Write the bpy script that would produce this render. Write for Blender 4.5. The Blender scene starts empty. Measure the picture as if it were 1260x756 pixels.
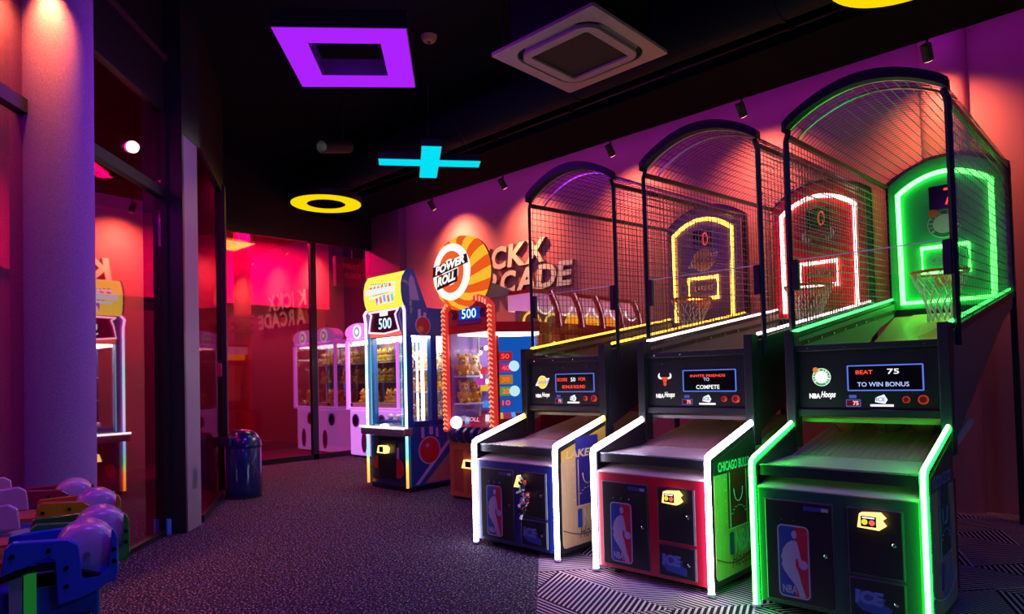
import bpy, bmesh, math, random
from mathutils import Vector, Matrix

S = 0.78                      # survey units -> metres
random.seed(7)
scene = bpy.context.scene
COL = scene.collection

# ------------------------------------------------------------------ camera
def axes(yaw, pitch, roll):
    f = Vector((math.sin(yaw)*math.cos(pitch), math.cos(yaw)*math.cos(pitch), math.sin(pitch)))
    r = Vector((math.cos(yaw), -math.sin(yaw), 0)); u = r.cross(f)
    return f, r*math.cos(roll)+u*math.sin(roll), u*math.cos(roll)-r*math.sin(roll)
cf, cr, cu = axes(-0.76611, 0.026992, -0.025258)
cam = bpy.data.objects.new('camera', bpy.data.cameras.new('camera')); COL.objects.link(cam)
M = Matrix.Identity(4)
for i in range(3):
    M[i][0] = cr[i]; M[i][1] = cu[i]; M[i][2] = -cf[i]
M.translation = Vector((4.4561, -4.1939, 1.51236))*S
cam.matrix_world = M
cam.data.sensor_width = 36; cam.data.lens = 816.66/1260*36; cam.data.shift_x = (630-623.13)/1260; cam.data.shift_y = (443.15-378)/1260; cam.data.clip_start = 0.05
scene.camera = cam

# ------------------------------------------------------------------ world and exposure
w = bpy.data.worlds.new('world'); scene.world = w; w.use_nodes = True
w.node_tree.nodes['Background'].inputs[0].default_value = (0.16, 0.13, 0.42, 1)
w.node_tree.nodes['Background'].inputs[1].default_value = 0.03
vs = scene.view_settings
vs.view_transform = 'Standard'; vs.look = 'None'; vs.exposure = 0.0; vs.gamma = 1.0; vs.use_curve_mapping = False

# ------------------------------------------------------------------ materials
MATS = {}
def lin(c):
    return tuple(((x/255)/12.92 if x/255 <= 0.04045 else ((x/255+0.055)/1.055)**2.4) for x in c)
def mat(name, color, rough=0.5, metal=0.0, emit=None, strength=0.0, vary=0.0, vscale=8.0, bump=0.0, bscale=60.0, coat=0.0, spec=None):
    if name in MATS: return MATS[name]
    m = bpy.data.materials.new(name); m.use_nodes = True; MATS[name] = m
    nt = m.node_tree; b = nt.nodes['Principled BSDF']
    b.inputs['Base Color'].default_value = (*color, 1); b.inputs['Roughness'].default_value = rough
    b.inputs['Metallic'].default_value = metal
    if coat: b.inputs['Coat Weight'].default_value = coat
    if spec is not None: b.inputs['Specular IOR Level'].default_value = spec
    if emit:
        b.inputs['Emission Color'].default_value = (*emit, 1); b.inputs['Emission Strength'].default_value = strength
    if vary or bump:
        tc = nt.nodes.new('ShaderNodeTexCoord')
        if vary:
            n = nt.nodes.new('ShaderNodeTexNoise'); n.inputs['Scale'].default_value = vscale; n.inputs['Detail'].default_value = 4
            nt.links.new(tc.outputs['Object'], n.inputs['Vector'])
            mx = nt.nodes.new('ShaderNodeMix'); mx.data_type = 'RGBA'
            mx.inputs[6].default_value = (*[c*(1-vary) for c in color], 1)
            mx.inputs[7].default_value = (*[min(1, c*(1+vary)) for c in color], 1)
            nt.links.new(n.outputs['Fac'], mx.inputs[0]); nt.links.new(mx.outputs[2], b.inputs['Base Color'])
        if bump:
            n2 = nt.nodes.new('ShaderNodeTexNoise'); n2.inputs['Scale'].default_value = bscale
            nt.links.new(tc.outputs['Object'], n2.inputs['Vector'])
            bp = nt.nodes.new('ShaderNodeBump'); bp.inputs['Strength'].default_value = bump; bp.inputs['Distance'].default_value = 0.01
            nt.links.new(n2.outputs['Fac'], bp.inputs['Height']); nt.links.new(bp.outputs['Normal'], b.inputs['Normal'])
    return m
def glow(name, color, strength):
    if name in MATS: return MATS[name]
    m = bpy.data.materials.new(name); m.use_nodes = True; MATS[name] = m
    nt = m.node_tree; nt.nodes.clear()
    o = nt.nodes.new('ShaderNodeOutputMaterial'); e = nt.nodes.new('ShaderNodeEmission')
    e.inputs[0].default_value = (*color, 1); e.inputs[1].default_value = strength
    nt.links.new(e.outputs[0], o.inputs[0]); return m
def glow_ramp(name, axis, stops, lo, hi, strength):
    """LED strip whose diodes change colour along an object axis (lo..hi in survey units)."""
    m = bpy.data.materials.new(name); m.use_nodes = True; MATS[name] = m
    nt = m.node_tree; nt.nodes.clear()
    o = nt.nodes.new('ShaderNodeOutputMaterial'); e = nt.nodes.new('ShaderNodeEmission')
    tc = nt.nodes.new('ShaderNodeTexCoord'); sp = nt.nodes.new('ShaderNodeSeparateXYZ')
    mr = nt.nodes.new('ShaderNodeMapRange'); mr.inputs[1].default_value = lo*S; mr.inputs[2].default_value = hi*S
    rp = nt.nodes.new('ShaderNodeValToRGB')
    while len(rp.color_ramp.elements) < len(stops): rp.color_ramp.elements.new(0.5)
    for el, (p, c) in zip(rp.color_ramp.elements, stops): el.position = p; el.color = (*c, 1)
    nt.links.new(tc.outputs['Object'], sp.inputs[0]); nt.links.new(sp.outputs['XYZ'.index(axis)], mr.inputs[0])
    nt.links.new(mr.outputs[0], rp.inputs[0]); nt.links.new(rp.outputs[0], e.inputs[0]); e.inputs[1].default_value = strength
    nt.links.new(e.outputs[0], o.inputs[0]); return m
def pane(name, tint, gloss, fac, rough=0.02):
    m = bpy.data.materials.new(name); m.use_nodes = True; MATS[name] = m
    nt = m.node_tree; nt.nodes.clear()
    o = nt.nodes.new('ShaderNodeOutputMaterial'); mx = nt.nodes.new('ShaderNodeMixShader')
    t = nt.nodes.new('ShaderNodeBsdfTransparent'); g = nt.nodes.new('ShaderNodeBsdfGlossy')
    t.inputs[0].default_value = (*tint, 1); g.inputs[0].default_value = (*gloss, 1); g.inputs['Roughness'].default_value = rough
    mx.inputs[0].default_value = fac
    nt.links.new(t.outputs[0], mx.inputs[1]); nt.links.new(g.outputs[0], mx.inputs[2]); nt.links.new(mx.outputs[0], o.inputs[0])
    return m

# ------------------------------------------------------------------ mesh builder
TXT = {}
WARP = lambda x, y, z: (x, y, z)       # per-thing proportion adjustment, set before a thing is built
def zscale(kx, ky, kz):
    return lambda x, y, z: (x*kx, y*ky, z*kz)
ZT = [(-1, -1), (0, 0), (.03, .03), (.894, .932), (1.093, 1.132), (1.62, 1.67), (1.748, 1.797), (2.186, 2.237), (3.23, 3.249), (3.374, 3.409), (4, 4.035)]
def hoop_warp(x, y, z):
    for (a, b), (c, d) in zip(ZT, ZT[1:]):
        if z <= c: return (x, y, b+(d-b)*(z-a)/(c-a))
    return (x, y, z)
def text_geo(s, bold, shear):
    k = (s, bold, shear)
    if k in TXT: return TXT[k]
    c = bpy.data.curves.new('t', 'FONT'); c.body = s; c.size = 1; c.offset = bold; c.shear = shear; c.resolution_u = 3
    c.align_x = 'CENTER'; c.fill_mode = 'FRONT'
    o = bpy.data.objects.new('t', c); COL.objects.link(o)
    me = bpy.data.meshes.new_from_object(o)
    v = [(a.co.x, a.co.y) for a in me.vertices]; f = [tuple(p.vertices) for p in me.polygons]
    bpy.data.objects.remove(o); bpy.data.curves.remove(c); bpy.data.meshes.remove(me)
    x0 = min(a for a, b in v); x1 = max(a for a, b in v); y0 = min(b for a, b in v); y1 = max(b for a, b in v)
    TXT[k] = ([((a-(x0+x1)/2)/(x1-x0), (b-(y0+y1)/2)/(y1-y0)) for a, b in v], f, (x1-x0)/(y1-y0))
    return TXT[k]

class MB:
    def __init__(self): self.v = []; self.f = []; self.m = []; self.mi = 0
    def add(self, vs, fs):
        b = len(self.v); self.v += [tuple(p) for p in vs]
        for f in fs: self.f.append(tuple(b+i for i in f)); self.m.append(self.mi)
        return self
    def mat(self, i): self.mi = i; return self
    def box(self, x0, x1, y0, y1, z0, z1):
        return self.add([(x, y, z) for z in (z0, z1) for y in (y0, y1) for x in (x0, x1)],
            [(0, 2, 3, 1), (4, 5, 7, 6), (0, 1, 5, 4), (2, 6, 7, 3), (0, 4, 6, 2), (1, 3, 7, 5)])
    def bar(self, p, q, w, h=None, up=(0, 0, 1)):
        h = h or w; p = Vector(p); q = Vector(q); d = (q-p).normalized(); u = Vector(up)
        if abs(d.dot(u)) > 0.99: u = Vector((0, 1, 0))
        s = d.cross(u).normalized(); u = s.cross(d)
        c = [(-1, -1), (1, -1), (1, 1), (-1, 1)]
        vs = [p+s*(a*w/2)+u*(b*h/2) for a, b in c]+[q+s*(a*w/2)+u*(b*h/2) for a, b in c]
        return self.add(vs, [(0, 3, 2, 1), (4, 5, 6, 7), (0, 1, 5, 4), (1, 2, 6, 5), (2, 3, 7, 6), (3, 0, 4, 7)])
    def tube(self, pts, r, n=8, closed=False):
        pts = [Vector(p) for p in pts]; k = len(pts); rings = []
        rr = r if isinstance(r, (list, tuple)) else [r]*k
        u = None
        for i, p in enumerate(pts):
            a = pts[(i-1) % k] if (closed or i > 0) else p
            b = pts[(i+1) % k] if (closed or i < k-1) else p
            t = (b-a).normalized()
            if u is None:
                u = Vector((0, 0, 1)) if abs(t.z) < 0.9 else Vector((0, 1, 0))
            u = (u-t*u.dot(t)).normalized(); s = t.cross(u)
            sc = 1.0
            if 0 < i < k-1 or closed:
                c = (p-a).normalized().dot((b-p).normalized()); sc = 1/max(0.5, math.sqrt(max(0, (1+c)/2)))
            rings.append([p+(u*math.cos(2*math.pi*j/n)+s*math.sin(2*math.pi*j/n))*rr[i]*(sc if sc < 1.3 else 1.3) for j in range(n)])
        vs = [q for rg in rings for q in rg]; fs = []
        for i in range(k if closed else k-1):
            a = i*n; b = ((i+1) % k)*n
            for j in range(n): fs.append((a+j, b+j, b+(j+1) % n, a+(j+1) % n))
        if not closed: fs += [tuple(range(n)), tuple(range((k-1)*n+n-1, (k-1)*n-1, -1))]
        return self.add(vs, fs)
    def lathe(self, prof, o=(0, 0, 0), ax='Z', n=24):
        o = Vector(o); vs = []; fs = []
        A = {'Z': ((1, 0, 0), (0, 1, 0), (0, 0, 1)), 'Y': ((0, 0, 1), (1, 0, 0), (0, 1, 0)), 'X': ((0, 1, 0), (0, 0, 1), (1, 0, 0))}[ax]
        e1, e2, e3 = (Vector(a) for a in A)
        for r, z in prof:
            for j in range(n): vs.append(o+e3*z+(e1*math.cos(2*math.pi*j/n)+e2*math.sin(2*math.pi*j/n))*max(r, 1e-4))
        for i in range(len(prof)-1):
            for j in range(n): fs.append((i*n+j, i*n+(j+1) % n, (i+1)*n+(j+1) % n, (i+1)*n+j))
        fs.append(tuple(range(n-1, -1, -1))); fs.append(tuple((len(prof)-1)*n+j for j in range(n)))
        return self.add(vs, fs)
    def prism(self, poly, o, ux, uy, d):
        o = Vector(o); ux = Vector(ux); uy = Vector(uy); nn = ux.cross(uy).normalized(); k = len(poly)
        area = sum(poly[i][0]*poly[(i+1) % k][1]-poly[(i+1) % k][0]*poly[i][1] for i in range(k))
        if area < 0: poly = poly[::-1]
        lo = [o+ux*a+uy*b for a, b in poly]; hi = [p+nn*d for p in lo]
        fs = [tuple(range(k-1, -1, -1)), tuple(range(k, 2*k))]
        fs += [(i, (i+1) % k, k+(i+1) % k, k+i) for i in range(k)]
        return self.add(lo+hi, fs)
    def text(self, s, o, ux, uy, w=None, h=None, d=0.004, bold=0.02, shear=0.0):
        vs, fs, asp = text_geo(s, bold, shear)
        if w is None: w = h*asp
        if h is None: h = w/asp
        o = Vector(o); ux = Vector(ux); uy = Vector(uy); nn = ux.cross(uy).normalized()
        lo = [o+ux*(a*w)+uy*(b*h) for a, b in vs]; hi = [p+nn*d for p in lo]
        k = len(vs); self.add(hi, fs)
        if d > 0.006:                       # solid letters: walls along boundary edges
            cnt = {}
            for f in fs:
                for i in range(len(f)):
                    e = (f[i], f[(i+1) % len(f)]); cnt[e] = 1
            ed = [e for e in cnt if (e[1], e[0]) not in cnt]
            self.add(lo+hi, [(a, b, k+b, k+a) for a, b in ed])
            self.add(lo, [f[::-1] for f in fs])
        return self
    def build(self, name, mats, parent=None, bevel=0.0, smooth=False, label=None, kind=None, cat=None, group=None):
        me = bpy.data.meshes.new(name)
        me.from_pydata([tuple(c*S for c in WARP(*p)) for p in self.v], [], self.f)
        if not isinstance(mats, (list, tuple)): mats = [mats]
        for m in mats: me.materials.append(m)
        if len(mats) > 1: me.polygons.foreach_set('material_index', self.m)
        if smooth: me.polygons.foreach_set('use_smooth', [True]*len(me.polygons))
        me.update()
        o = bpy.data.objects.new(name, me); COL.objects.link(o)
        if parent: o.parent = parent
        if bevel:
            b = o.modifiers.new('bevel', 'BEVEL'); b.width = bevel*S; b.segments = 2; b.limit_method = 'ANGLE'
        if smooth and not bevel:
            try: me.set_sharp_from_angle(angle=math.radians(45))
            except Exception: pass
        tag(o, label, cat, group, kind)
        return o
def tag(o, label=None, cat=None, group=None, kind=None):
    if label: o['label'] = label
    if cat: o['category'] = cat
    if group: o['group'] = group
    if kind: o['kind'] = kind
    return o
def thing(name, loc, label, cat, rz=0.0, group=None):
    o = bpy.data.objects.new(name, None); COL.objects.link(o); o.empty_display_size = 0.1
    o.location = Vector(loc)*S; o.rotation_euler = (0, 0, rz)
    return tag(o, label, cat, group)
def copy_thing(o, loc, rz=None, label=None):
    c = o.copy(); COL.objects.link(c); c.location = Vector(loc)*S
    if rz is not None: c.rotation_euler = (o.rotation_euler[0], o.rotation_euler[1], rz)
    if label: c['label'] = label
    for ch in list(o.children):
        k = ch.copy(); COL.objects.link(k); k.parent = c
        for g in list(ch.children):
            j = g.copy(); COL.objects.link(j); j.parent = k
    return c
def light(kind, name, loc, color, power, parent=None, size=0.1, rot=None, spot=None, sizey=None):
    d = bpy.data.lights.new(name, kind); d.color = color; d.energy = power
    if kind == 'AREA':
        d.size = size*S
        if sizey: d.shape = 'RECTANGLE'; d.size_y = sizey*S
    else: d.shadow_soft_size = size*S
    if spot: d.spot_size = math.radians(spot); d.spot_blend = 1.0
    o = bpy.data.objects.new(name, d); COL.objects.link(o); o.location = Vector(loc)*S
    if rot: o.rotation_euler = rot
    if parent: o.parent = parent
    return o
FX, FZ = (1, 0, 0), (0, 0, 1)          # plane facing -y
RY = (0, 1, 0)                          # plane facing +x uses (RY, FZ)
def rrect(x0, x1, y0, y1, r, n=5):
    p = []
    for cx, cy, a0 in ((x1-r, y0+r, -90), (x1-r, y1-r, 0), (x0+r, y1-r, 90), (x0+r, y0+r, 180)):
        for i in range(n+1):
            a = math.radians(a0+90*i/n); p.append((cx+r*math.cos(a), cy+r*math.sin(a)))
    return p
def disc(cx, cy, r, n=20, ry=None):
    return [(cx+r*math.cos(2*math.pi*i/n), cy+(ry or r)*math.sin(2*math.pi*i/n)) for i in range(n)]

# common materials
BLACK = mat('black_laminate', (0.012, 0.013, 0.018), 0.35, vary=0.2)
BLACKM = mat('black_powdercoat', (0.012, 0.014, 0.022), 0.45, 0.1)
DARK = mat('dark_panel', (0.02, 0.022, 0.03), 0.5, vary=0.2)
CHROME = mat('chrome', (0.7, 0.7, 0.72), 0.15, 1.0)
WHITE = mat('white_plastic', (0.8, 0.8, 0.8), 0.35)
WIRE = mat('cage_wire', (0.10, 0.09, 0.10), 0.38, 0.85)
CLEAR = pane('clear_acrylic', (0.97, 0.98, 0.98), (1, 1, 1), 0.045, 0.02)
RUBBER = mat('rubber', (0.01, 0.01, 0.01), 0.8)
ORANGE = mat('rim_orange', (0.9, 0.16, 0.02), 0.4)
NETW = mat('net_cord', (0.92, 0.92, 0.90), 0.8)
WHITEGLOW = glow('white_led', (1, 0.97, 0.93), 3.0)
REDLED = glow('red_led', (1, 0.06, 0.03), 1.6)
WHITELED = glow('white_led_text', (1, 1, 1), 1.2)
BLUELED = glow('blue_led_text', (0.45, 0.6, 1), 1.1)
BLUEFRAME = glow('blue_frame_light', (0.12, 0.22, 0.9), 0.9)
YELLOWLED = glow('amber_led', (1, 0.62, 0.16), 2.4)
SCREEN = mat('screen_off', (0.004, 0.004, 0.008), 0.15)

# ------------------------------------------------------------------ the room
# floor: two carpets meeting on a straight seam
def carpet_speckle():
    m = bpy.data.materials.new('carpet_speckled'); m.use_nodes = True; nt = m.node_tree; b = nt.nodes['Principled BSDF']
    b.inputs['Roughness'].default_value = 0.95; b.inputs['Specular IOR Level'].default_value = 0.15
    tc = nt.nodes.new('ShaderNodeTexCoord')
    v = nt.nodes.new('ShaderNodeTexNoise'); v.inputs['Scale'].default_value = 80; v.inputs['Detail'].default_value = 2; v.inputs['Roughness'].default_value = 0.7
    r = nt.nodes.new('ShaderNodeValToRGB'); r.color_ramp.elements[0].position = 0.55; r.color_ramp.elements[0].color = (0, 0, 0, 1)
    r.color_ramp.elements[1].position = 0.68; r.color_ramp.elements[1].color = (1, 1, 1, 1)
    h = nt.nodes.new('ShaderNodeTexNoise'); h.inputs['Scale'].default_value = 23
    hr = nt.nodes.new('ShaderNodeValToRGB')
    for p, c in ((0.0, (0.45, 0.30, 0.62)), (1.0, (0.75, 0.62, 0.50))):
        pass
    hr.color_ramp.elements[0].position = 0.35; hr.color_ramp.elements[0].color = (0.36, 0.38, 0.75, 1)
    hr.color_ramp.elements[1].position = 0.65; hr.color_ramp.elements[1].color = (0.85, 0.62, 0.60, 1)
    big = nt.nodes.new('ShaderNodeTexNoise'); big.inputs['Scale'].default_value = 2.2
    base = nt.nodes.new('ShaderNodeMix'); base.data_type = 'RGBA'
    base.inputs[6].default_value = (0.010, 0.008, 0.018, 1); base.inputs[7].default_value = (0.024, 0.019, 0.042, 1)
    mx = nt.nodes.new('ShaderNodeMix'); mx.data_type = 'RGBA'
    L = nt.links.new
    for n in (v, h, big): L(tc.outputs['Object'], n.inputs['Vector'])
    L(v.outputs['Fac'], r.inputs[0]); L(h.outputs['Fac'], hr.inputs[0]); L(big.outputs['Fac'], base.inputs[0])
    L(r.outputs[0], mx.inputs[0]); L(base.outputs[2], mx.inputs[6]); L(hr.outputs[0], mx.inputs[7]); L(mx.outputs[2], b.inputs['Base Color'])
    bp = nt.nodes.new('ShaderNodeBump'); bp.inputs['Strength'].default_value = 0.5; bp.inputs['Distance'].default_value = 0.01
    L(v.outputs['Fac'], bp.inputs['Height']); L(bp.outputs['Normal'], b.inputs['Normal'])
    return m
def carpet_maze():
    """triangle carpet: every triangle of an isometric grid is hatched parallel to one of its edges"""
    m = bpy.data.materials.new('carpet_geometric'); m.use_nodes = True; nt = m.node_tree; b = nt.nodes['Principled BSDF']
    b.inputs['Roughness'].default_value = 0.95; b.inputs['Specular IOR Level'].default_value = 0.15
    N = nt.nodes.new; L = nt.links.new
    tc = N('ShaderNodeTexCoord')
    def dot(ang, s):
        d = N('ShaderNodeVectorMath'); d.operation = 'DOT_PRODUCT'; d.inputs[1].default_value = (math.cos(ang)*s, math.sin(ang)*s, 0)
        L(tc.outputs['Object'], d.inputs[0]); return d.outputs['Value']
    def mth(op, a, bb=None, cc=None):
        n = N('ShaderNodeMath'); n.operation = op
        for i, x in enumerate((a, bb, cc)):
            if x is None: continue
            if isinstance(x, (int, float)): n.inputs[i].default_value = x
            else: L(x, n.inputs[i])
        return n.outputs[0]
    cell = 1/0.38
    ab = [dot(math.radians(20+120*i), cell) for i in range(3)]
    fl = [mth('FLOOR', mth('ADD', x, 100.0)) for x in ab]
    cx = N('ShaderNodeCombineXYZ')
    for i in range(3): L(fl[i], cx.inputs[i])
    wn = N('ShaderNodeTexWhiteNoise'); wn.noise_dimensions = '3D'; L(cx.outputs[0], wn.inputs['Vector'])
    r3 = mth('FLOOR', mth('MULTIPLY', wn.outputs['Value'], 2.999))
    k1 = mth('COMPARE', r3, 1.0, 0.1); k2 = mth('COMPARE', r3, 2.0, 0.1); k0 = mth('COMPARE', r3, 0.0, 0.1)
    sel = mth('ADD', mth('ADD', mth('MULTIPLY', ab[0], k0), mth('MULTIPLY', ab[1], k1)), mth('MULTIPLY', ab[2], k2))
    fr = mth('FRACT', mth('MULTIPLY', sel, 13.0))
    st = mth('GREATER_THAN', fr, 0.60)
    hue = N('ShaderNodeTexNoise'); hue.inputs['Scale'].default_value = 1.6; L(tc.outputs['Object'], hue.inputs['Vector'])
    hr = N('ShaderNodeValToRGB'); hr.color_ramp.elements[0].position = 0.4; hr.color_ramp.elements[0].color = (0.55, 0.38, 0.62, 1)
    hr.color_ramp.elements[1].position = 0.62; hr.color_ramp.elements[1].color = (0.80, 0.55, 0.60, 1)
    L(hue.outputs['Fac'], hr.inputs[0])
    mx = N('ShaderNodeMix'); mx.data_type = 'RGBA'; mx.inputs[6].default_value = (0.012, 0.010, 0.022, 1)
    L(st, mx.inputs[0]); L(hr.outputs[0], mx.inputs[7]); L(mx.outputs[2], b.inputs['Base Color'])
    return m
seam = [(-3.6, 5.1), (0.81, -0.08), (5.6, -5.7)]
MB().add([(-12, -8, 0), (5.6, -8, 0), (5.6, -5.7, 0), (0.81, -0.08, 0), (-2.84, 4.2, 0), (-12, 4.2, 0),
          (-12, -8, -.05), (5.6, -8, -.05), (5.6, -5.7, -.05), (0.81, -0.08, -.05), (-2.84, 4.2, -.05), (-12, 4.2, -.05)],
         [(0, 1, 2, 3, 4, 5), (11, 10, 9, 8, 7, 6)]).build('floor', carpet_speckle(), kind='structure', label='dark violet speckled carpet across the left of the hall')
MB().add([(5.6, -5.7, 0), (9, -5.7, 0), (9, 4.2, 0), (-2.84, 4.2, 0), (0.81, -0.08, 0),
          (5.6, -5.7, -.05), (9, -5.7, -.05), (9, 4.2, -.05), (-2.84, 4.2, -.05), (0.81, -0.08, -.05)],
         [(0, 1, 2, 3, 4), (9, 8, 7, 6, 5)]).build('floor', carpet_maze(), kind='structure', label='carpet of hatched triangles under the basketball machines')
WALLM = mat('plum_wall_paint', (0.52, 0.16, 0.19), 0.75, vary=0.05, vscale=3, bump=0.05, bscale=220)
MB().box(-6.39, 9, 4.2, 4.35, 0, 6.2).build('wall_back', WALLM, kind='structure', label='painted wall behind the machines washed by warm spotlights')
MB().box(-7.6, -6.39, 4.02, 4.35, 0, 6.2).build('wall_corner', mat('corner_wall', (0.2, 0.07, 0.13), 0.7, vary=0.05), kind='structure')
prof = [(0.22*math.cos(math.radians(a)), -0.20*math.sin(math.radians(a))) for a in range(0, 181, 12)]
MB().prism(prof, (3.0, 4.2, 0), (1, 0, 0), (0, 1, 0), 6.2).build('column', WALLM, kind='structure', smooth=True, label='half-round plum column against the back wall')
CEIL = mat('black_ceiling', (0.007, 0.008, 0.012), 0.9, spec=0.05, vary=0.3, vscale=2)
MB().box(-12, 9, -8, 4.35, 5.65, 5.75).build('ceiling', CEIL, kind='structure')
NAVY = mat('navy_bulkhead', (0.004, 0.005, 0.010), 0.95, spec=0.02, vary=0.2, vscale=2)
MB().box(-7.4, 9, 2.6, 3.62, 4.84, 5.65).build('trim_1', NAVY, kind='structure', label='black ceiling bulkhead running along the spotlights')
# round duct and cross beams up in the dark ceiling
DUCT = mat('duct_paint', (0.010, 0.013, 0.024), 0.8, 0.0, spec=0.1)
d = thing('ceiling_duct', (0, 2.28, 5.2), 'dark round air duct under the ceiling along the bulkhead', 'duct')
MB().tube([(-7.2, 0, 0), (9, 0, 0)], 0.28, 20).build('duct_pipe', DUCT, d, smooth=True)
for x in (-5.5, -3, -0.5, 2, 4.5):
    MB().tube([(x, 0, 0), (x+.05, 0, 0)], 0.295, 20).build('duct_band', DUCT, d)
    MB().bar((x+.02, 0, .3), (x+.02, 0, .45), 0.02).build('hanger', BLACKM, d)
d = thing('branch_duct', (2.4, 0.6, 5.25), 'dark branch pipe crossing the ceiling above the green machine', 'duct')
MB().tube([(-.55, -2.4, .05), (0.35, 1.2, 0.0)], 0.15, 16).build('duct_pipe', DUCT, d, smooth=True)
MB().tube([(.10, .2, .02), (.13, .32, .02)], 0.165, 16).build('duct_band', DUCT, d)
COPPER = mat('rail_metal', (0.10, 0.05, 0.05), 0.4, 0.8)
d = thing('lighting_rail', (0, 2.58, 4.95), 'thin metal pipe clipped along the ceiling bulkhead', 'rail')
MB().tube([(-6.8, 0, 0), (3.6, 0, 0)], 0.016, 8).build('rail', COPPER, d, smooth=True)
for x in (-5, -3.6, -2.2, -0.8, .6, 2.0, 3.3):
    MB().box(x, x+.07, -.03, .02, -.03, .03).build('clip', COPPER, d)

# glazing on the left (angled) and at the far end
FRAME = mat('black_frame', (0.012, 0.011, 0.014), 0.45, 0.3)
GLASSR = pane('crimson_tinted_glass', (0.85, 0.10, 0.50), (0.95, 0.80, 0.92), 0.20, 0.03)
GLASSL = pane('crimson_mirror_glass', (0.80, 0.09, 0.45), (0.95, 0.82, 0.92), 0.36, 0.02)
GA = Vector((-2.79, -1.74, 0)); GD = Vector((-.742, .670, 0)); GN = Vector((.670, .742, 0))   # line, along, room side
def gp(t, out=0.0, z=0.0): p = GA+GD*t+GN*out; return (p.x, p.y, z)
def gslab(mb, t0, t1, o0, o1, z0, z1):
    q = [gp(t0, o0), gp(t1, o0), gp(t1, o1), gp(t0, o1)]
    return mb.add([(x, y, z0) for x, y, _ in q]+[(x, y, z1) for x, y, _ in q],
                  [(0, 3, 2, 1), (4, 5, 6, 7), (0, 1, 5, 4), (1, 2, 6, 5), (2, 3, 7, 6), (3, 0, 4, 7)])
win = gslab(MB(), 0.0, 0.04, -.06, .05, 0, 4.36).build('window_1', FRAME, kind='structure', label='angled wall of crimson tinted glass on the left')
for t0, t1, z0, z1 in ((-1.70, 0.0, 0.05, 3.46), (-1.70, 0.0, 3.56, 4.36), (-5.6, -2.15, .05, 3.46), (-5.6, -2.15, 3.56, 4.36)):
    gslab(MB(), t0, t1, -.012, .0, z0, z1).build('pane', GLASSL, win)
for z0, z1 in ((0, .05), (3.46, 3.56), (4.36, 5.65)):
    gslab(MB(), -5.6, 0.0, -.06, .04, z0, z1).build('rail', FRAME, win)
gslab(MB(), -2.15, -2.10, -.05, .03, 0, 4.36).build('mullion', FRAME, win); gslab(MB(), -1.75, -1.70, -.05, .03, 0, 4.36).build('mullion', FRAME, win)
# black jamb and the grey post beside it
gslab(MB(), 0.04, 0.08, -.1, .20, 0, 5.65).build('trim_2', BLACK, kind='structure')
POSTM = mat('grey_post', (0.26, 0.20, 0.28), 0.45, vary=0.05)
gslab(MB(), 0.08, 0.45, -.1, .20, 0, 4.15).build('column', POSTM, kind='structure', bevel=.01, label='square grey post beside the angled glass with an outlet box')
MB().add([gp(.08, -.1, 4.15), gp(.52, -.1, 4.15), gp(.52, .2, 4.15), gp(.08, .2, 4.15), gp(.08, -.1, 5.65), gp(.52, -.1, 5.65), gp(.52, .2, 5.65), gp(.08, .2, 5.65)],
         [(0, 3, 2, 1), (4, 5, 6, 7), (0, 1, 5, 4), (1, 2, 6, 5), (2, 3, 7, 6), (3, 0, 4, 7)]).build('trim_3', BLACK, kind='structure')
# second, smaller pane
A2 = Vector((-3.12, -1.245, 0)); B2 = Vector((-4.77, -.29, 0)); D2 = (B2-A2).normalized(); N2 = Vector((-D2.y, D2.x, 0))*-1
def slab2(a, b, o0, o1, z0, z1):
    q = [a+N2*o0, b+N2*o0, b+N2*o1, a+N2*o1]
    return MB().add([(p.x, p.y, z0) for p in q]+[(p.x, p.y, z1) for p in q],
                    [(0, 3, 2, 1), (4, 5, 6, 7), (0, 1, 5, 4), (1, 2, 6, 5), (2, 3, 7, 6), (3, 0, 4, 7)])
win2 = slab2(B2-D2*.06, B2+D2*.10, -.05, .06, 0, 4.3).build('window_2', FRAME, kind='structure', label='narrow crimson glass pane between the grey post and the litter bin')
slab2(A2, B2, -.01, .0, .08, 4.20).build('pane', GLASSR, win2)
slab2(A2, B2, -.05, .03, 0, .08).build('rail', FRAME, win2); slab2(A2, B2+D2*.1, -.05, .03, 4.20, 5.65).build('rail', FRAME, win2)
MB().box(-.03, .03, -.02, .02, -.09, .09).build('door_handle', mat('pale_handle', (.6, .55, .6), .3), win2, bevel=.008).location = (B2+Vector((.05, -.06, 1.72)))*S
# far end
MB().add([(-4.80, -.36, 0), (-7.42, -.10, 0), (-7.42, .58, 0), (-4.88, -.26, 0), (-4.80, -.36, 5.65), (-7.42, -.10, 5.65), (-7.42, .58, 5.65), (-4.88, -.26, 5.65)],
         [(0, 3, 2, 1), (4, 5, 6, 7), (0, 1, 5, 4), (1, 2, 6, 5), (2, 3, 7, 6), (3, 0, 4, 7)]).build('wall_left', BLACK, kind='structure')
win3 = MB().box(-7.50, -7.36, .60, .76, 0, 4.3).build('window_3', FRAME, kind='structure', label='crimson tinted glass front at the far end of the hall')
for y0, y1 in ((.76, 2.58), (2.70, 4.02)):
    MB().box(-7.44, -7.425, y0, y1, .1, 4.30).build('pane', GLASSR, win3)
MB().box(-7.48, -7.38, 2.58, 2.70, 0, 4.30).build('mullion', FRAME, win3)
MB().box(-7.48, -7.38, .6, 4.02, 0, .1).build('rail', FRAME, win3)
MB().box(-7.48, -7.36, .6, 4.02, 4.30, 5.65).build('rail', FRAME, win3)

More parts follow.
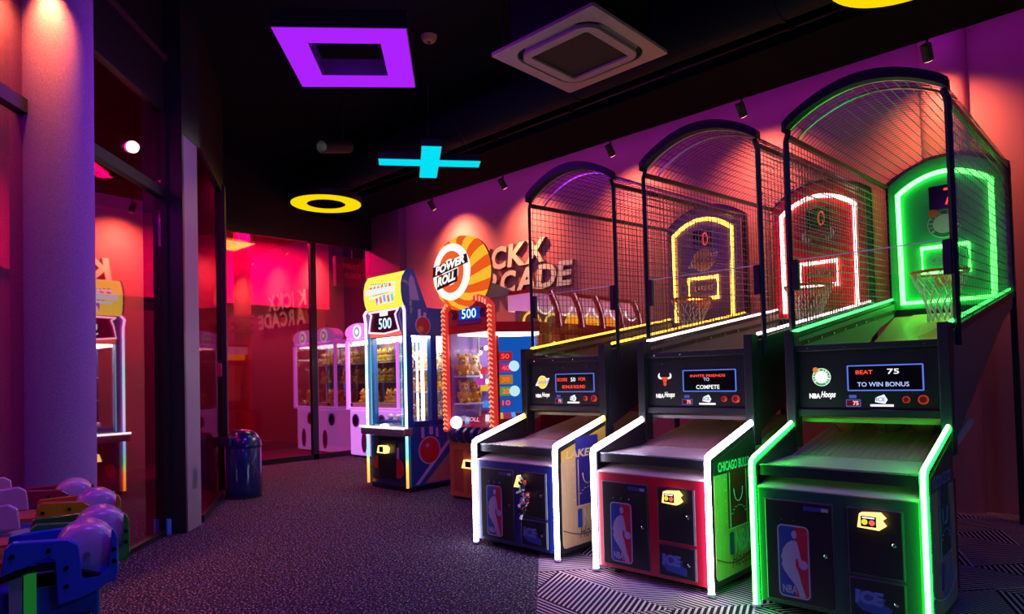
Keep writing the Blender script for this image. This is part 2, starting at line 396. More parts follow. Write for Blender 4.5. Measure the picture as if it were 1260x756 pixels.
# crimson corridor behind the glass
MAROON = mat('maroon_wall', (0.10, 0.006, 0.05), 0.6, vary=0.12, vscale=1.5)
CRIM = mat('crimson_bulkhead', (0.62, 0.02, 0.24), 0.6, vary=0.05)
cpath = [(4.5, -9.8), (-.8, -7.0), (-4.6, -3.6), (-7.2, -2.6), (-9.6, -1.2), (-9.8, 4.3)]
def wallrun(off, z0, z1):
    mb = MB()
    for (a, b), (c, d_) in zip(cpath, cpath[1:]):
        mb.bar((a, b, (z0+z1)/2), (c, d_, (z0+z1)/2), off, z1-z0)
    return mb
wallrun(.1, 0, 5.0).build('wall_corridor', MAROON, kind='structure', label='maroon corridor wall seen through the glass')
wallrun(.5, 3.25, 4.9).build('trim_4', CRIM, kind='structure', label='crimson bulkhead along the corridor wall')
CARP2 = mat('corridor_floor', (0.05, 0.01, 0.03), 0.8)
MB().prism([(4.5, -9.8), (-.8, -7.0), (-4.6, -3.6), (-7.2, -2.6), (-9.6, -1.2), (-9.8, 4.3), (-7.5, 4.3), (-7.5, 0), (-4.75, -.35), (-3.1, -1.3), (-2.7, -1.75), (1.4, -5.5)],
           (0, 0, 0.004), (1, 0, 0), (0, 1, 0), .004).build('floor_corridor', CARP2, kind='structure')
cc = thing('corridor_column', (-8.6, 1.75, 0), 'dark red pipe column with rings behind the far glass', 'column')
MB().tube([(0, 0, 0.01), (0, 0, 4.9)], .16, 16).build('shaft', mat('red_pipe', (.3, .01, .04), .4), cc, smooth=True)
for z in (2.55, 2.7, 2.85): MB().tube([(0, 0, z), (0, 0, z+.06)], .22, 16).build('ring', mat('ring_dark', (.14, .01, .03), .4), cc)
sg = thing('corridor_sign', (-8.0, 4.25, 3.60), 'dark hanging sign box behind the top corner of the far glass', 'sign')
MB().box(-.06, .06, -.75, .0, -.02, .62).build('sign_box', mat('sign_dark', (.05, .01, .02), .5), sg)
MB().text('FIRST', (.062, -.36, .42), RY, FZ, .42, .11, .006).text('FLOOR', (.062, -.32, .22), RY, FZ, .42, .11, .006).build('lettering', mat('sign_red', (.5, .02, .08), .5), sg)
MB().bar((0, -.3, .62), (0, -.3, 1.4), .02).build('hanger', BLACKM, sg)
for i, (x, y, ln, rz) in enumerate(((-8.3, 2.2, 3.0, math.pi/2), (-5.6, -1.9, 2.6, 2.55), (-2.9, -3.9, 2.6, 2.40), (-.2, -5.9, 2.6, 2.45))):  # unseen tubes, added to light the corridor red behind the glass
    lt = thing('added_corridor_lamp', (x, y, 4.75), 'added red tube lamp on the corridor ceiling, '+('behind the far glass', 'behind the narrow pane', 'behind the angled glass', 'nearest the pillar')[i], 'lamp', rz, 'added red corridor lamps')
    MB().box(-ln/2, ln/2, -.05, .05, 0, .06).build('housing', BLACKM, lt)
    MB().tube([(-ln/2, 0, -.03), (ln/2, 0, -.03)], .03, 8).build('tube', glow('red_tube', (1, .03, .12), 6), lt)
    light('AREA', 'tube_light', (0, 0, -.08), (1, .02, .45), (340, 60, 46, 22)[i], lt, ln, sizey=.2)
MB().prism(cpath+[(-7.5, 4.3), (-7.5, 0), (-4.75, -.35), (-3.1, -1.3), (-2.7, -1.75), (1.4, -5.5)], (0, 0, 4.9), (1, 0, 0), (0, 1, 0), .06).build('ceiling_corridor', mat('corridor_ceiling', (.05, .006, .015), .7), kind='structure')

# round stucco pillar in the glazing line, lit by an assumed spotlight out of view
PIL = mat('pillar_stucco', (0.28, 0.12, 0.44), 0.85, vary=0.6, vscale=150, bump=0.12, bscale=220)  # violet of the lamps is put into the stucco colour
MB().lathe([(.262, 0), (.262, 5.65)], (-1.333, -2.98, 0), 'Z', 40).build('column', PIL, kind='structure', smooth=True, label='round speckled pillar with violet light put into its colour and an orange spot at its top')

# ------------------------------------------------------------------ lamps
def aim(dv):
    return Vector(dv).to_track_quat('-Z', 'Y').to_euler()
def wall_spot(x, y, z, dv, color, power, label, cone=112):
    t = thing('spotlight', (x, y, z), label, 'spotlight', 0, 'black spotlights along the bulkhead')
    q = Vector(dv).normalized()
    MB().tube([(0, 0, .18), (0, 0, .07)], .012, 8).build('stem', BLACKM, t)
    MB().tube([tuple(-q*.10), tuple(q*.06)], .05, 16).build('housing', BLACKM, t, smooth=True)
    MB().tube([tuple(q*.061), tuple(q*.066)], .04, 16).build('lens', glow('spot_lens', (1, .5, .3), 4), t)
    light('SPOT', 'spot_light', tuple(q*.075), color, power, t, .06, aim(dv), cone)
    return t
CORAL = (1.0, 0.34, 0.15)
for i, x in enumerate((-4.70, -2.92, -.82, 1.08, 3.0, 4.95)):  # last one unseen, assumed to carry the coral light past the column
    wall_spot(x, 3.5, 4.64, (0, .75, -.88), CORAL, (240, 150, 125, 120, 100, 80)[i],
              'small black spotlight '+('at the far end of the bulkhead', 'above the wall lettering', 'above the blue basketball machine', 'above the red basketball machine', 'above the green basketball machine', 'assumed out of view past the green basketball machine')[i])
wall_spot(-.965, -3.075, 4.55, (-.16, .04, -1), (1, .27, .04), 230, 'assumed unseen small spotlight grazing the round pillar', 70)  # assumed lamp above the view, put in for the pillar's orange spot
t = thing('assumed_spotlight', (-3.666, 1.0, 4.864), 'assumed black snooted spotlight under the ceiling aimed at the angled glass', 'spotlight')  # assumed lamp, placed so its lens reflects white in the angled glass
q = Vector((1.311, -3.132, -1.083)).normalized()
b = MB(); n = 16; u_ = q.cross(Vector((0, 0, 1))).normalized(); v_ = u_.cross(q)
ring = lambda k, r: [tuple(q*k+(u_*math.cos(2*math.pi*j/n)+v_*math.sin(2*math.pi*j/n))*r) for j in range(n)]
b.add(ring(-.14, .09)+ring(.52, .09)+ring(.52, .08)+ring(.0, .08), [(i*n+j, i*n+(j+1) % n, (i+1)*n+(j+1) % n, (i+1)*n+j) for i in range(3) for j in range(n)]+[tuple(range(n-1, -1, -1))]).build('snoot', RUBBER, t, smooth=True)
MB().tube([tuple(q*-.01), tuple(q*.004)], .079, 16).build('lens', glow('track_lens', (1, .93, .9), 16), t)
MB().tube([(0, 0, .08), (0, 0, .78)], .012, 8).build('stem', BLACKM, t)
# violet on pillar and glass: ceiling shapes, one added; some is in the stucco colour
PURP = glow('violet_diffuser', (0.42, 0.015, 1.0), 1.0)
YEL = glow('yellow_diffuser', (1.0, 0.68, 0.0), 1.05)
CYAN = glow('cyan_diffuser', (0.0, 0.76, 0.92), 1.0)
def ring_geo(n, ro, ri, z, up):
    mb = MB(); vs = []
    for r in (ro, ri):
        for j in range(n): vs.append((r*math.cos(2*math.pi*j/n), r*math.sin(2*math.pi*j/n), z))
    return vs
def ring_lamp(loc, ro, ri, label, dif, color, power):
    t = thing('ring_lamp', loc, label, 'ceiling lamp')
    n = 48
    MB().lathe([(ri, 0.0), (ro, 0.0), (ro, .10), (ri, .10), (ri, 0.0)], (0, 0, .012), 'Z', n).build('ring_body', BLACK, t)
    b = MB()
    vs = [((ro if k < n else ri)*math.cos(2*math.pi*j/n)*.985, (ro if k < n else ri)*math.sin(2*math.pi*j/n)*.985, 0) for k in (0, n) for j in range(n)]
    vs2 = [(x, y, .01) for x, y, z in vs]
    fs = [(j, n+j, n+(j+1) % n, (j+1) % n) for j in range(n)]
    b.add(vs+vs2, fs+[tuple(i+2*n for i in f[::-1]) for f in fs]); b.build('diffuser', dif, t)
    for a in (0.3, 2.4, 4.5):
        MB().tube([(ro*.8*math.cos(a), ro*.8*math.sin(a), .1), (.12*math.cos(a), .12*math.sin(a), 5.62-loc[2])], .004, 5).build('cable', BLACKM, t)
    light('AREA', 'glow_light', (0, 0, -.02), color, power, t, 1.0)
    return t
ring_lamp((-5.35, 1.73, 4.5), .58, .32, 'small yellow ring lamp hanging before the far glass', YEL, (1, .68, .05), 8)
ring_lamp((3.27, 1.45, 4.5), .54, .30, 'yellow ring lamp cut by the top edge above the green machine', YEL, (1, .68, .05), 4)
ring_lamp((6.3, -1.2, 4.5), .54, .30, 'assumed unseen blue ring lamp hanging right of the green machine', glow('assumed_blue_diffuser', (.02, .12, 1.0), 1.0), (.04, .22, 1), 28)  # assumed ring out of view, added for blue on green machine and floor
# violet square frame
ho, hi = .562, .318
def square_lamp(loc, rz, label, dif, color, power):
    t = thing('square_lamp', loc, label, 'ceiling lamp', rz)
    b = MB(); f = MB(); e = .01
    for x0, x1, y0, y1 in ((-ho, ho, hi, ho), (-ho, ho, -ho, -hi), (-ho, -hi, -hi, hi), (hi, ho, -hi, hi)):
        b.box(x0, x1, y0, y1, 0, .008)
    for x0, x1, y0, y1 in ((-ho-e, ho+e, hi, ho+e), (-ho-e, ho+e, -ho-e, -hi), (-ho-e, -hi, -hi, hi), (hi, ho+e, -hi, hi)):
        f.box(x0, x1, y0, y1, .01, .17)
    b.build('diffuser', dif, t); f.build('frame_body', BLACK, t)
    for x, y in ((-.45, -.45), (.45, -.45), (.45, .45), (-.45, .45)): MB().tube([(x, y, .17), (x, y, 1.14)], .004, 5).build('cable', BLACKM, t)
    light('AREA', 'glow_light', (0, 0, -.02), color, power*.35, t, 1.0); light('POINT', 'glow_light', (0, 0, -.25), color, power*.65, t, .35)
square_lamp((-.768, -.76, 4.5), math.radians(48.0), 'violet square frame lamp hanging on the left', PURP, (.42, .02, 1), 60)
square_lamp((2.5, -3.3, 4.5), math.radians(48.0), 'added unseen blue-violet square frame lamp above the roller game', glow('indigo_diffuser', (.28, .02, 1.0), 1.0), (.36, .03, 1), 46)  # unseen lamp, added to throw violet on the pillar and roller game
# cyan cross
t = thing('cross_lamp', (-2.56, 1.67, 4.5), 'cyan plus-shaped lamp hanging in the middle', 'ceiling lamp', math.radians(52.6))
b = MB(); b.box(-.69, .69, -.125, .125, 0, .008); b.box(-.125, .125, .125, .66, 0, .008); b.box(-.125, .125, -.66, -.125, 0, .008); b.build('diffuser', CYAN, t)
b = MB(); b.box(-.70, .70, -.135, .135, .01, .10); b.box(-.135, .135, .135, .67, .01, .10); b.box(-.135, .135, -.67, -.135, .01, .10); b.build('cross_body', BLACK, t)
for x, y in ((-.6, 0), (.6, 0), (0, .5)): MB().tube([(x, y, .1), (x*.1, y*.1, 1.14)], .004, 5).build('cable', BLACKM, t)
light('AREA', 'glow_light', (0, 0, -.02), (.05, .75, 1), 6, t, 1.0)
# air-conditioning cassette
ACM = mat('cassette_plastic', (0.34, 0.28, 0.29), 0.45, vary=0.04)
t = thing('air_conditioner', (.77, .725, 4.5), 'square ceiling air-conditioning cassette with dark grille', 'air conditioner')
hs = .585
def band(po, pi, z0, z1):
    k = len(po); vs = [(x, y, z) for p in (po, pi) for z in (z0, z1) for x, y in p]
    f = []
    for i in range(k):
        j = (i+1) % k
        f += [(i, j, 2*k+j, 2*k+i), (k+j, k+i, 3*k+i, 3*k+j), (j, i, k+i, k+j), (2*k+i, 2*k+j, 3*k+j, 3*k+i)]
    return MB().add(vs, [q[::-1] for q in f])
RR = lambda h, r: rrect(-h, h, -h, h, r, 8)
band(RR(hs, .02), RR(.47, .20), 0, .03).build('outer_panel', ACM, t)
band(RR(.415, .15), RR(.325, .03), -.02, .02).build('inner_frame', ACM, t)
MB().box(-.50, .50, -.50, .50, .035, .06).build('air_slot', RUBBER, t)
for a_ in range(4):
    c_, s_ = math.cos(a_*math.pi/2), math.sin(a_*math.pi/2)
    p = [(-.30, .425), (.30, .425), (.27, .458), (-.27, .458)]
    MB().prism([(x*c_-y*s_, x*s_+y*c_) for x, y in p], (0, 0, .008), (1, 0, 0), (0, 1, 0), .012).build('vane', mat('vane_grey', (.16, .15, .22), .3), t)
MB().prism(RR(.325, .03), (0, 0, 0.0), (1, 0, 0), (0, 1, 0), .02).build('intake_grille', RUBBER, t)
MB().box(-.46, .46, -.46, .46, .06, .50).build('unit_body', BLACK, t)
for x, y in ((-.5, -.5), (.5, -.5), (.5, .5), (-.5, .5)): MB().tube([(x, y, .03), (x, y, 1.14)], .01, 6).build('hanger_rod', BLACKM, t)
t = thing('smoke_detector', (-1.6, .90, 5.64), 'small copper-coloured detector on the dark ceiling', 'detector')
MB().lathe([(.02, -.07), (.07, -.06), (.09, -.03), (.10, 0)], (0, 0, 0), 'Z', 20).build('housing', mat('detector', (.35, .18, .12), .5), t, smooth=True)
MB().lathe([(.01, -.085), (.02, -.07)], (0, 0, 0), 'Z', 10).build('sensor', DARK, t)

t = thing('assumed_cove_strip', (0, 3.66, 4.98), 'assumed unseen violet light strip tucked behind the bulkhead along the wall', 'light strip')  # unseen strip, assumed so the upper wall is washed violet
MB().box(-6.3, 8.9, -.03, .0, -.02, .04).build('channel', BLACKM, t)
MB().box(-6.3, 8.9, .0, .008, -.012, .03).build('led_tape', glow('violet_tape', (.34, .01, .9), .6), t)
light('AREA', 'assumed_cove_light', (1.3, .03, 0), (.38, .015, 1), 13, t, 15.0, aim((0, .8, -.5)), sizey=.06)
# ------------------------------------------------------------------ wall lettering
CREAM = mat('cream_letter', (0.95, 0.86, 0.68), 0.5, vary=0.04)
LSIDE = mat('letter_side', (0.20, 0.08, 0.07), 0.6)
t = thing('wall_sign', (-3.5, 4.2, 3.2), 'cream raised block letters on the wall behind the machines', 'sign')
rows = [[('K', -4.38, .42), ('I', -3.93, .11), ('C', -3.65, .38), ('K', -3.24, .42), ('X', -2.81, .46)],
        [('A', -4.32, .44), ('R', -3.83, .34), ('C', -3.44, .38), ('A', -3.03, .46), ('D', -2.58, .44), ('E', -2.19, .34)]]
for r, (zc, row) in enumerate(((3.62, rows[0]), (3.17, rows[1]))):
    for i, (ch, x, wd) in enumerate(row):
        z = zc+(0.0 if r == 0 else 0.0)
        o = Vector((x+3.5, -.012, z-3.2))
        mb = MB(); mb.text(ch, o, FX, FZ, wd, .40, .085, .035, .12)
        n0 = len(mb.f); k = len(text_geo(ch, .035, .12)[1])
        mb.m = [0 if j < k else 1 for j in range(n0)]
        mb.build('letter', [CREAM, LSIDE], t)

# ------------------------------------------------------------------ basketball machines
W2 = .475
def arch_z(x, half, ze, za):          # circular-ish arch height
    return ze+(za-ze)*(1-(x/half)**2)**.75 if abs(x) < half else ze
MAN = [(.46, .19), (.30, .24), (.17, .33), (.10, .45), (.15, .50), (.11, .56), (.20, .65), (.34, .73), (.50, .82), (.60, .90), (.66, 1.0), (.86, 1.0),
       (.80, .90), (.74, .82), (.69, .72), (.63, .62), (.56, .55), (.57, .47), (.62, .43), (.66, .50), (.72, .56), (.79, .54), (.74, .45), (.69, .34), (.65, .24), (.60, .19)]
STB = mat('sticker_blue', (0.02, 0.06, 0.36), 0.35); STR = mat('sticker_red', (0.50, 0.02, 0.04), 0.35)
STW = mat('sticker_white', (0.42, 0.45, 0.62), 0.35)
ICEB = mat('ice_blue', (0.03, 0.09, 0.40), 0.4); ICEL = mat('ice_light', (0.16, 0.24, 0.60), 0.4)
GREYT = mat('graphic_white', (0.70, 0.72, 0.78), 0.5)
def man_sticker(mb, x0, x1, z0, z1, o, ux, uy, d=.004):
    w_, h_ = x1-x0, z1-z0; o = Vector(o); nn = Vector(ux).cross(Vector(uy)); r = w_*.16
    mb.mat(0).prism(rrect(x0, x1, z0, z1, r), o, ux, uy, d*.5)
    q = w_*.045
    full = rrect(x0+q, x1-q, z0+q, z1-q, r*.8); xm = (x0+x1)/2+.03*w_
    L_ = [(min(a, xm), b) for a, b in full]; R_ = [(max(a, xm), b) for a, b in full]
    mb.mat(1).prism(L_, o+nn*d*.5, ux, uy, d*.25); mb.mat(2).prism(R_, o+nn*d*.5, ux, uy, d*.25)
    P = [(x0+a*w_, z1-.03*h_-b*h_*.945) for a, b in MAN]
    mb.mat(0).prism(P, o+nn*d*.8, ux, uy, d*.2)
    mb.prism(disc(x0+.54*w_, z1-.125*h_, .085*w_, 14, .055*h_), o+nn*d*.8, ux, uy, d*.25)
    mb.prism(disc(x0+.80*w_, z1-.53*h_, .14*w_, 16), o+nn*d*.8, ux, uy, d*.3)
    mb.text('NBA', o+Vector(ux)*(x0+.36*w_)+Vector(uy)*(z0+.115*h_)+nn*d, ux, uy, .46*w_, .11*h_, d*.2, .02)
def wood_mat(name, c):
    m = mat(name, c, .45)
    nt = m.node_tree; b = nt.nodes['Principled BSDF']; tc = nt.nodes.new('ShaderNodeTexCoord'); mp = nt.nodes.new('ShaderNodeMapping')
    mp.inputs['Scale'].default_value = (30, 30, 1.5); n = nt.nodes.new('ShaderNodeTexNoise'); n.inputs['Scale'].default_value = 2; n.inputs['Detail'].default_value = 5
    mx = nt.nodes.new('ShaderNodeMix'); mx.data_type = 'RGBA'; mx.inputs[6].default_value = (*[x*.7 for x in c], 1); mx.inputs[7].default_value = (*[min(1, x*1.25) for x in c], 1)
    L = nt.links.new; L(tc.outputs['Object'], mp.inputs[0]); L(mp.outputs[0], n.inputs[0]); L(n.outputs['Fac'], mx.inputs[0]); L(mx.outputs[2], b.inputs['Base Color'])
    return m
WOOD = wood_mat('maple_laminate', (0.62, 0.40, 0.20)); RAMPW = wood_mat('ramp_wood', (0.52, 0.33, 0.22))
SHELF = mat('shelf_laminate', (0.74, 0.61, 0.55), .35, vary=.06)
LINER = mat('inner_liner', (0.33, 0.28, 0.30), 0.3)
def emblem(kind, mb, cx, cz, r, o, ux, uy, d, idx):
    """club emblems: idx maps colour names to material slots"""
    o = Vector(o); nn = Vector(ux).cross(Vector(uy)); U = Vector(ux); V = Vector(uy)
    def P(poly, c, k): mb.mat(idx[c]).prism([(cx+a*r, cz+b*r) for a, b in poly], o+nn*d*k, ux, uy, d*.5)
    if kind == 'ball':
        P([(-1.45, -.55), (-.9, .35), (-.6, .35), (-.75, -.55)], 'white', 0)
        for i in range(4): P([(.3, .52-i*.26), (1.45-.12*i, .62-i*.26), (1.40-.12*i, .44-i*.26), (.3, .36-i*.26)], 'white', 0)
        P(disc(0, 0, 1.0, 24), 'white', 0); P(disc(0, 0, .93, 24), 'gold', .5)
        mb.mat(idx['purple']).text('LAKERS', o+U*(cx+.12*r)+V*cz+nn*d*1.1, ux, uy, 2.3*r, .52*r, d*.2, .02, .35)
    elif kind == 'bull':
        f = [(-.5, .30), (-.22, .40), (0, .36), (.22, .40), (.5, .30), (.72, .22), (.62, .05), (.32, .06), (.27, -.12), (.19, -.42), (.24, -.58), (.10, -.78), (-.10, -.78),
             (-.24, -.58), (-.19, -.42), (-.27, -.12), (-.32, .06), (-.62, .05), (-.72, .22)]
        P(f, 'red', 0)
        for s in (-1, 1):
            P([(s*a, b) for a, b in ((.42, .30), (.66, .36), (.80, .55), (.78, .95), (1.0, .70), (1.02, .38), (.84, .16), (.55, .12))], 'white', .2)
            P([(s*a, b) for a, b in ((.10, .06), (.30, .14), (.26, .02))], 'black', .6)
            P([(s*a, b) for a, b in ((.06, -.60), (.14, -.52), (.15, -.62))], 'black', .6)
        P([(-.13, -.25), (.13, -.25), (.10, -.35), (-.10, -.35)], 'black', .6)
    else:
        P(disc(0, 0, 1.0, 28), 'white', 0); P(disc(0, 0, .95, 28), 'green', .3); P(disc(0, 0, .68, 24), 'white', .6)
        P(disc(-.62, .82, .30, 16), 'orange', .8)
        for i, ch in enumerate('BOSTON'):
            a = math.radians(215-i*21); c_, s_ = math.cos(a), math.sin(a)
            mb.mat(idx['white']).text(ch, o+U*(cx+.81*r*c_)+V*(cz+.81*r*s_)+nn*d*.9, (U*s_-V*c_), (U*c_+V*s_), .17*r, .2*r, d*.2, .02)
        for i, ch in enumerate('CELTICS'):
            a = math.radians(72-i*21); c_, s_ = math.cos(a), math.sin(a)
            mb.mat(idx['white']).text(ch, o+U*(cx+.81*r*c_)+V*(cz+.81*r*s_)+nn*d*.9, (U*s_-V*c_), (U*c_+V*s_), .16*r, .2*r, d*.2, .02)

def side_line(y): return 1.73+(y-.83)*.1535          # lower edge of the cage
def top_line(y): return 3.24+(y-.883)*.0505
def hoop(loc, rz, label, T):
    t = thing('basketball_machine', loc, label, 'arcade game', rz, 'basketball machines in a row along the wall')
    fr = mat('front_'+T['n'], T['frame'], .35, coat=.3); bd = mat('backboard_'+T['n'], T['board'], .35)
    tb = mat('team_'+T['n'], T['team'], .4)
    # lower cabinet
    MB().box(-.45, .45, .03, 1.0, .06, .745).build('cabinet_body', BLACK, t)
    MB().box(-.452, .452, .0, .03, .055, .747).build('front_panel', fr, t, bevel=.006)
    for x in (-.36, .36):
        for y in (.12, .9): MB().lathe([(.03, 0.0), (.035, .012), (.02, .02), (.02, .06)], (x, y, 0), 'Z', 12).build('foot', RUBBER, t)
    EDGE = mat('door_edge', (.16, .16, .2), .3, .6)
    def door(x0, x1, z0, z1):
        mb = MB().mat(1).box(x0-.006, x1+.006, -.004, .004, z0-.006, z1+.006); mb.mat(0).box(x0, x1, -.014, -.004, z0, z1)
        return mb.build('door', [BLACK, EDGE], t, bevel=.003)
    d1 = door(-.40, -.005, .085, .675); d2 = door(.085, .365, .318, .675); d3 = door(.085, .365, .085, .288)
    mb = MB(); man_sticker(mb, -.328, -.138, .11, .536, (0, -.014, 0), FX, FZ); mb.build('player_sticker', [STW, STB, STR], d1, label='blue and red sticker of a player silhouette')
    mb = MB(); mb.box(-.165, -.02, -.018, -.014, .632, .655); mb.mat(1).box(-.06, -.022, -.020, -.018, .634, .653); mb.build('name_plate', [mat('plate_blue', (.04, .07, .3), .4), STW], d1)
    def lock(p, x, z): MB().lathe([(.012, 0), (.012, -.012), (.007, -.016)], (x, -.014, z), 'Y', 12).build('lock', CHROME, p)
    lock(d1, -.04, .385); lock(d2, .325, .50); lock(d3, .325, .185)
    for i in range(3): MB().lathe([(.006, 0), (.004, -.004)], (-.30+i*.07, -.014, .565), 'Y', 8).build('rivet', CHROME, d1)
    mb = MB(); mb.prism([(.11, .155), (.15, .12), (.30, .105), (.30, .15), (.26, .17), (.27, .20), (.11, .235)], (0, -.014, 0), FX, FZ, .002)
    mb.mat(1).text('ICE', (.185, -.0165, .195), FX, FZ, .15, .075, .002, .06, .1); mb.build('maker_logo', [ICEB, ICEL], d3)
    # card reader
    if T['n'] != 'navy':
        mb = MB(); fr_ = [(.150, .585), (.162, .660), (.262, .668), (.290, .640), (.270, .625), (.290, .598), (.262, .578)]
        mb.prism(fr_, (0, -.014, 0), FX, FZ, .05); mb.mat(1).box(.170, .250, -.068, -.064, .592, .650)
        mb.mat(2).prism(disc(.19, .618, .016, 12), (0, -.068, 0), FX, FZ, .002); mb.mat(3).prism(disc(.228, .616, .016, 12), (0, -.068, 0), FX, FZ, .002)
        mb.mat(4).box(.178, .242, -.070, -.068, .638, .645)
        mb.build('card_reader', [YELLOWLED, SCREEN, glow('dot_yellow', (1, .8, .02), 1), glow('dot_red', (1, .15, .12), .9), WHITELED], t)
    else:
        # coin door standing open, mechanism showing
        d2.rotation_euler = (0, 0, 0)
        mb = MB(); mb.prism([(.070, .56), (.115, .56), (.110, .655)], (0, -.03, 0), FX, FZ, .05); mb.build('card_reader', YELLOWLED, t)
        rnd = random.Random(3)
        for i in range(34):
            x = .10+rnd.random()*.10*(1-abs(i/34-.5)); z = .335+.29*i/34
            mb = MB(); s = .008+rnd.random()*.016
            mb.bar((x, -.02-rnd.random()*.02, z), (x+rnd.uniform(-.05, .05), -.05-rnd.random()*.02, z+rnd.uniform(-.04, .04)), s)
            mb.build('coin_mechanism', [WHITE, mat('mech_red', (.5, .05, .06), .4), mat('mech_blue', (.1, .3, .5), .4), BLACK][rnd.choice((0, 0, 1, 2, 3, 3))], d2)
    # side panels with court graphics
    sp = [(.005, .05), (.72, .05), (.72, 1.085), (0.005, .885)]
    for s in (-1, 1):
        p = MB().prism(sp, (.452 if s > 0 else -.490, 0, 0), RY, FZ, .038).build('side_panel', BLACK, t, bevel=.006)
        if s < 0: continue
        gx = .4905
        mb = MB(); mb.mat(0).prism(rrect(.045, .69, .09, .80 if T['n'] != 'navy' else .80, .04), (gx, 0, 0), RY, FZ, .002)
        up = [(.05, .775), (.69, .775), (.69, 1.03), (.60, 1.005), (.05, .855)]
        mb.mat(1).prism(up, (gx, 0, 0), RY, FZ, .003)
        mb.mat(2).box(gx, gx+.0035, .24, .56, .40, .80 if T['n'] != 'navy' else .96)
        mb.mat(3)
        for y in (.27, .53): mb.box(gx+.0035, gx+.005, y-.004, y+.004, .40, .775)
        mb.tube([(gx+.004, .40+.07*math.cos(a), .66+.09*math.sin(a)) for a in [math.radians(180+12*i) for i in range(16)]], .004, 5)
        for i in range(7):
            a = math.radians(20+23*i); mb.bar((gx+.004, .40+.11*math.cos(a)-.012, .47+.07*math.sin(a)), (gx+.004, .40+.11*math.cos(a)+.012, .47+.07*math.sin(a)), .006)
        mb.box(gx, gx+.004, .24, .56, .395, .402)
        for i in range(5):
            for y in (.20, .60): mb.box(gx, gx+.003, y, y+.014, .45+i*.07, .46+i*.07)
        mb.text('NBA', (gx+.003, .45, .30), RY, FZ, .24, .15, .003, .02)
        mb.mat(4).tube([(gx+.002, .05+.62*i/14, .235-.07*math.sin(math.pi*i/14)) for i in range(15)], .005, 5)
        mb.mat(4).text('Hoops', (gx+.003, .42, .17), RY, FZ, .30, .13, .003, 0, .3)
        mb.mat(5).prism(rrect(.25, .31, .225, .375, .01), (gx+.0025, 0, 0), RY, FZ, .002)
        mb.mat(3).text(T['side'], (gx+.004, .34, .825), RY, FZ, .48, .065, .003, .03, .15 if T['n'] == 'navy' else 0)
        mb.build('court_graphic', [T['wood'], tb, mat('court_'+T['n'], T['court'], .5), mat('line_'+T['n'], T['line'], .5), mat('arc_'+T['n'], T['arc'], .5), STB], p)
    # ledge, lip, shelf, ramp
    MB().prism([(.0, .735), (.0, .748), (.22, .795), (.22, .78)], (-.45, 0, 0), RY, FZ, .90).build('ledge', SHELF, t)
    MB().box(-.45, .45, .22, .24, .74, .86).build('recess_back', BLACK, t)
    mb = MB(); mb.box(-.452, .452, .035, .075, .812, .872); mb.mat(1).box(-.452, .452, .033, .077, .872, .878); mb.build('lip_bar', [BLACK, mat('lip_trim', (.35, .35, .4), .25, .6)], t)
    MB().prism([(.07, .84), (.07, .868), (.60, .880), (.60, .85)], (-.45, 0, 0), RY, FZ, .90).build('shelf', SHELF, t)
    mb = MB()
    for i in range(19):
        x = -.43+i*.0455; mb.prism([(.60, .85), (.60, .885), (1.75, 1.09), (1.75, 1.06)], (x, 0, 0), RY, FZ, .041)
    mb.mat(1).prism([(.60, .84), (.60, .878), (1.75, 1.083), (1.75, 1.05)], (-.45, 0, 0), RY, FZ, .9)
    mb.build('ball_ramp', [RAMPW, mat('groove', (.75, .62, .52), .5)], t)
    # marquee housing
    for s in (-1, 1): MB().box(min(s*.44, s*.506), max(s*.44, s*.506), .68, .80, .92, 1.745).build('post', BLACKM, t, bevel=.006)
    hp = MB().box(-.44, .44, .74, .79, 1.19, 1.60).build('display_panel', BLACK, t)
    MB().box(-.44, .44, .715, .79, 1.145, 1.195).build('lower_bar', BLACKM, t, bevel=.005)
    MB().box(-.44, .44, .715, .79, 1.597, 1.64).build('upper_bar', BLACKM, t, bevel=.005)
    for i in range(4): MB().lathe([(.007, 0), (.004, -.004)], (-.36+i*.24, .715, 1.618), 'Y', 8).build('bolt', CHROME, hp)
    for i in range(3): MB().lathe([(.006, 0), (.004, -.004)], (-.30+i*.28, .74, 1.545), 'Y', 8).build('bolt', CHROME, hp)
    sx0, sx1, sz0, sz1 = -.104, .345, 1.322, 1.487
    sc = MB().mat(1).box(sx0, sx1, .737, .74, sz0, sz1)
    for a, b_, c_, d_ in ((sx0, sx1, sz0-.004, sz0+.004), (sx0, sx1, sz1-.004, sz1+.004), (sx0-.004, sx0+.004, sz0, sz1), (sx1-.004, sx1+.004, sz0, sz1)): sc.mat(0).box(a, b_, .732, .738, c_, d_)
    scr = sc.build('screen', [BLUEFRAME, SCREEN], hp)
    for s_, x, z, wd, hh, c_ in T['led']: MB().text(s_, (x, .7365, z), FX, FZ, wd, hh, .002, .01).build('led_text', {'r': REDLED, 'w': WHITELED, 'b': BLUELED}[c_], hp)
    mb = MB(); emblem(T['emb'], mb, -.277, 1.415, .062, (0, .74, 0), FX, FZ, .004, {'white': 0, 'gold': 1, 'purple': 2, 'red': 3, 'black': 4, 'green': 5, 'orange': 6})
    MB().text('NBA', (-.325, .738, 1.285), FX, FZ, .075, .035, .003, .05).build('lit_lettering', WHITELED, hp)
    MB().text('Hoops', (-.235, .738, 1.29), FX, FZ, .10, .055, .003, .03, .35).build('lit_lettering', WHITELED, hp)
    mb.build('lit_emblem', [WHITELED, glow('lit_gold', (1, .72, .08), 1.1), glow('lit_purple', (.5, .3, .75), .8), glow('lit_red', (1, .10, .04), .9), BLACK, glow('lit_green', (.03, .5, .10), .9), glow('lit_orange', (1, .25, .04), .8)], hp)
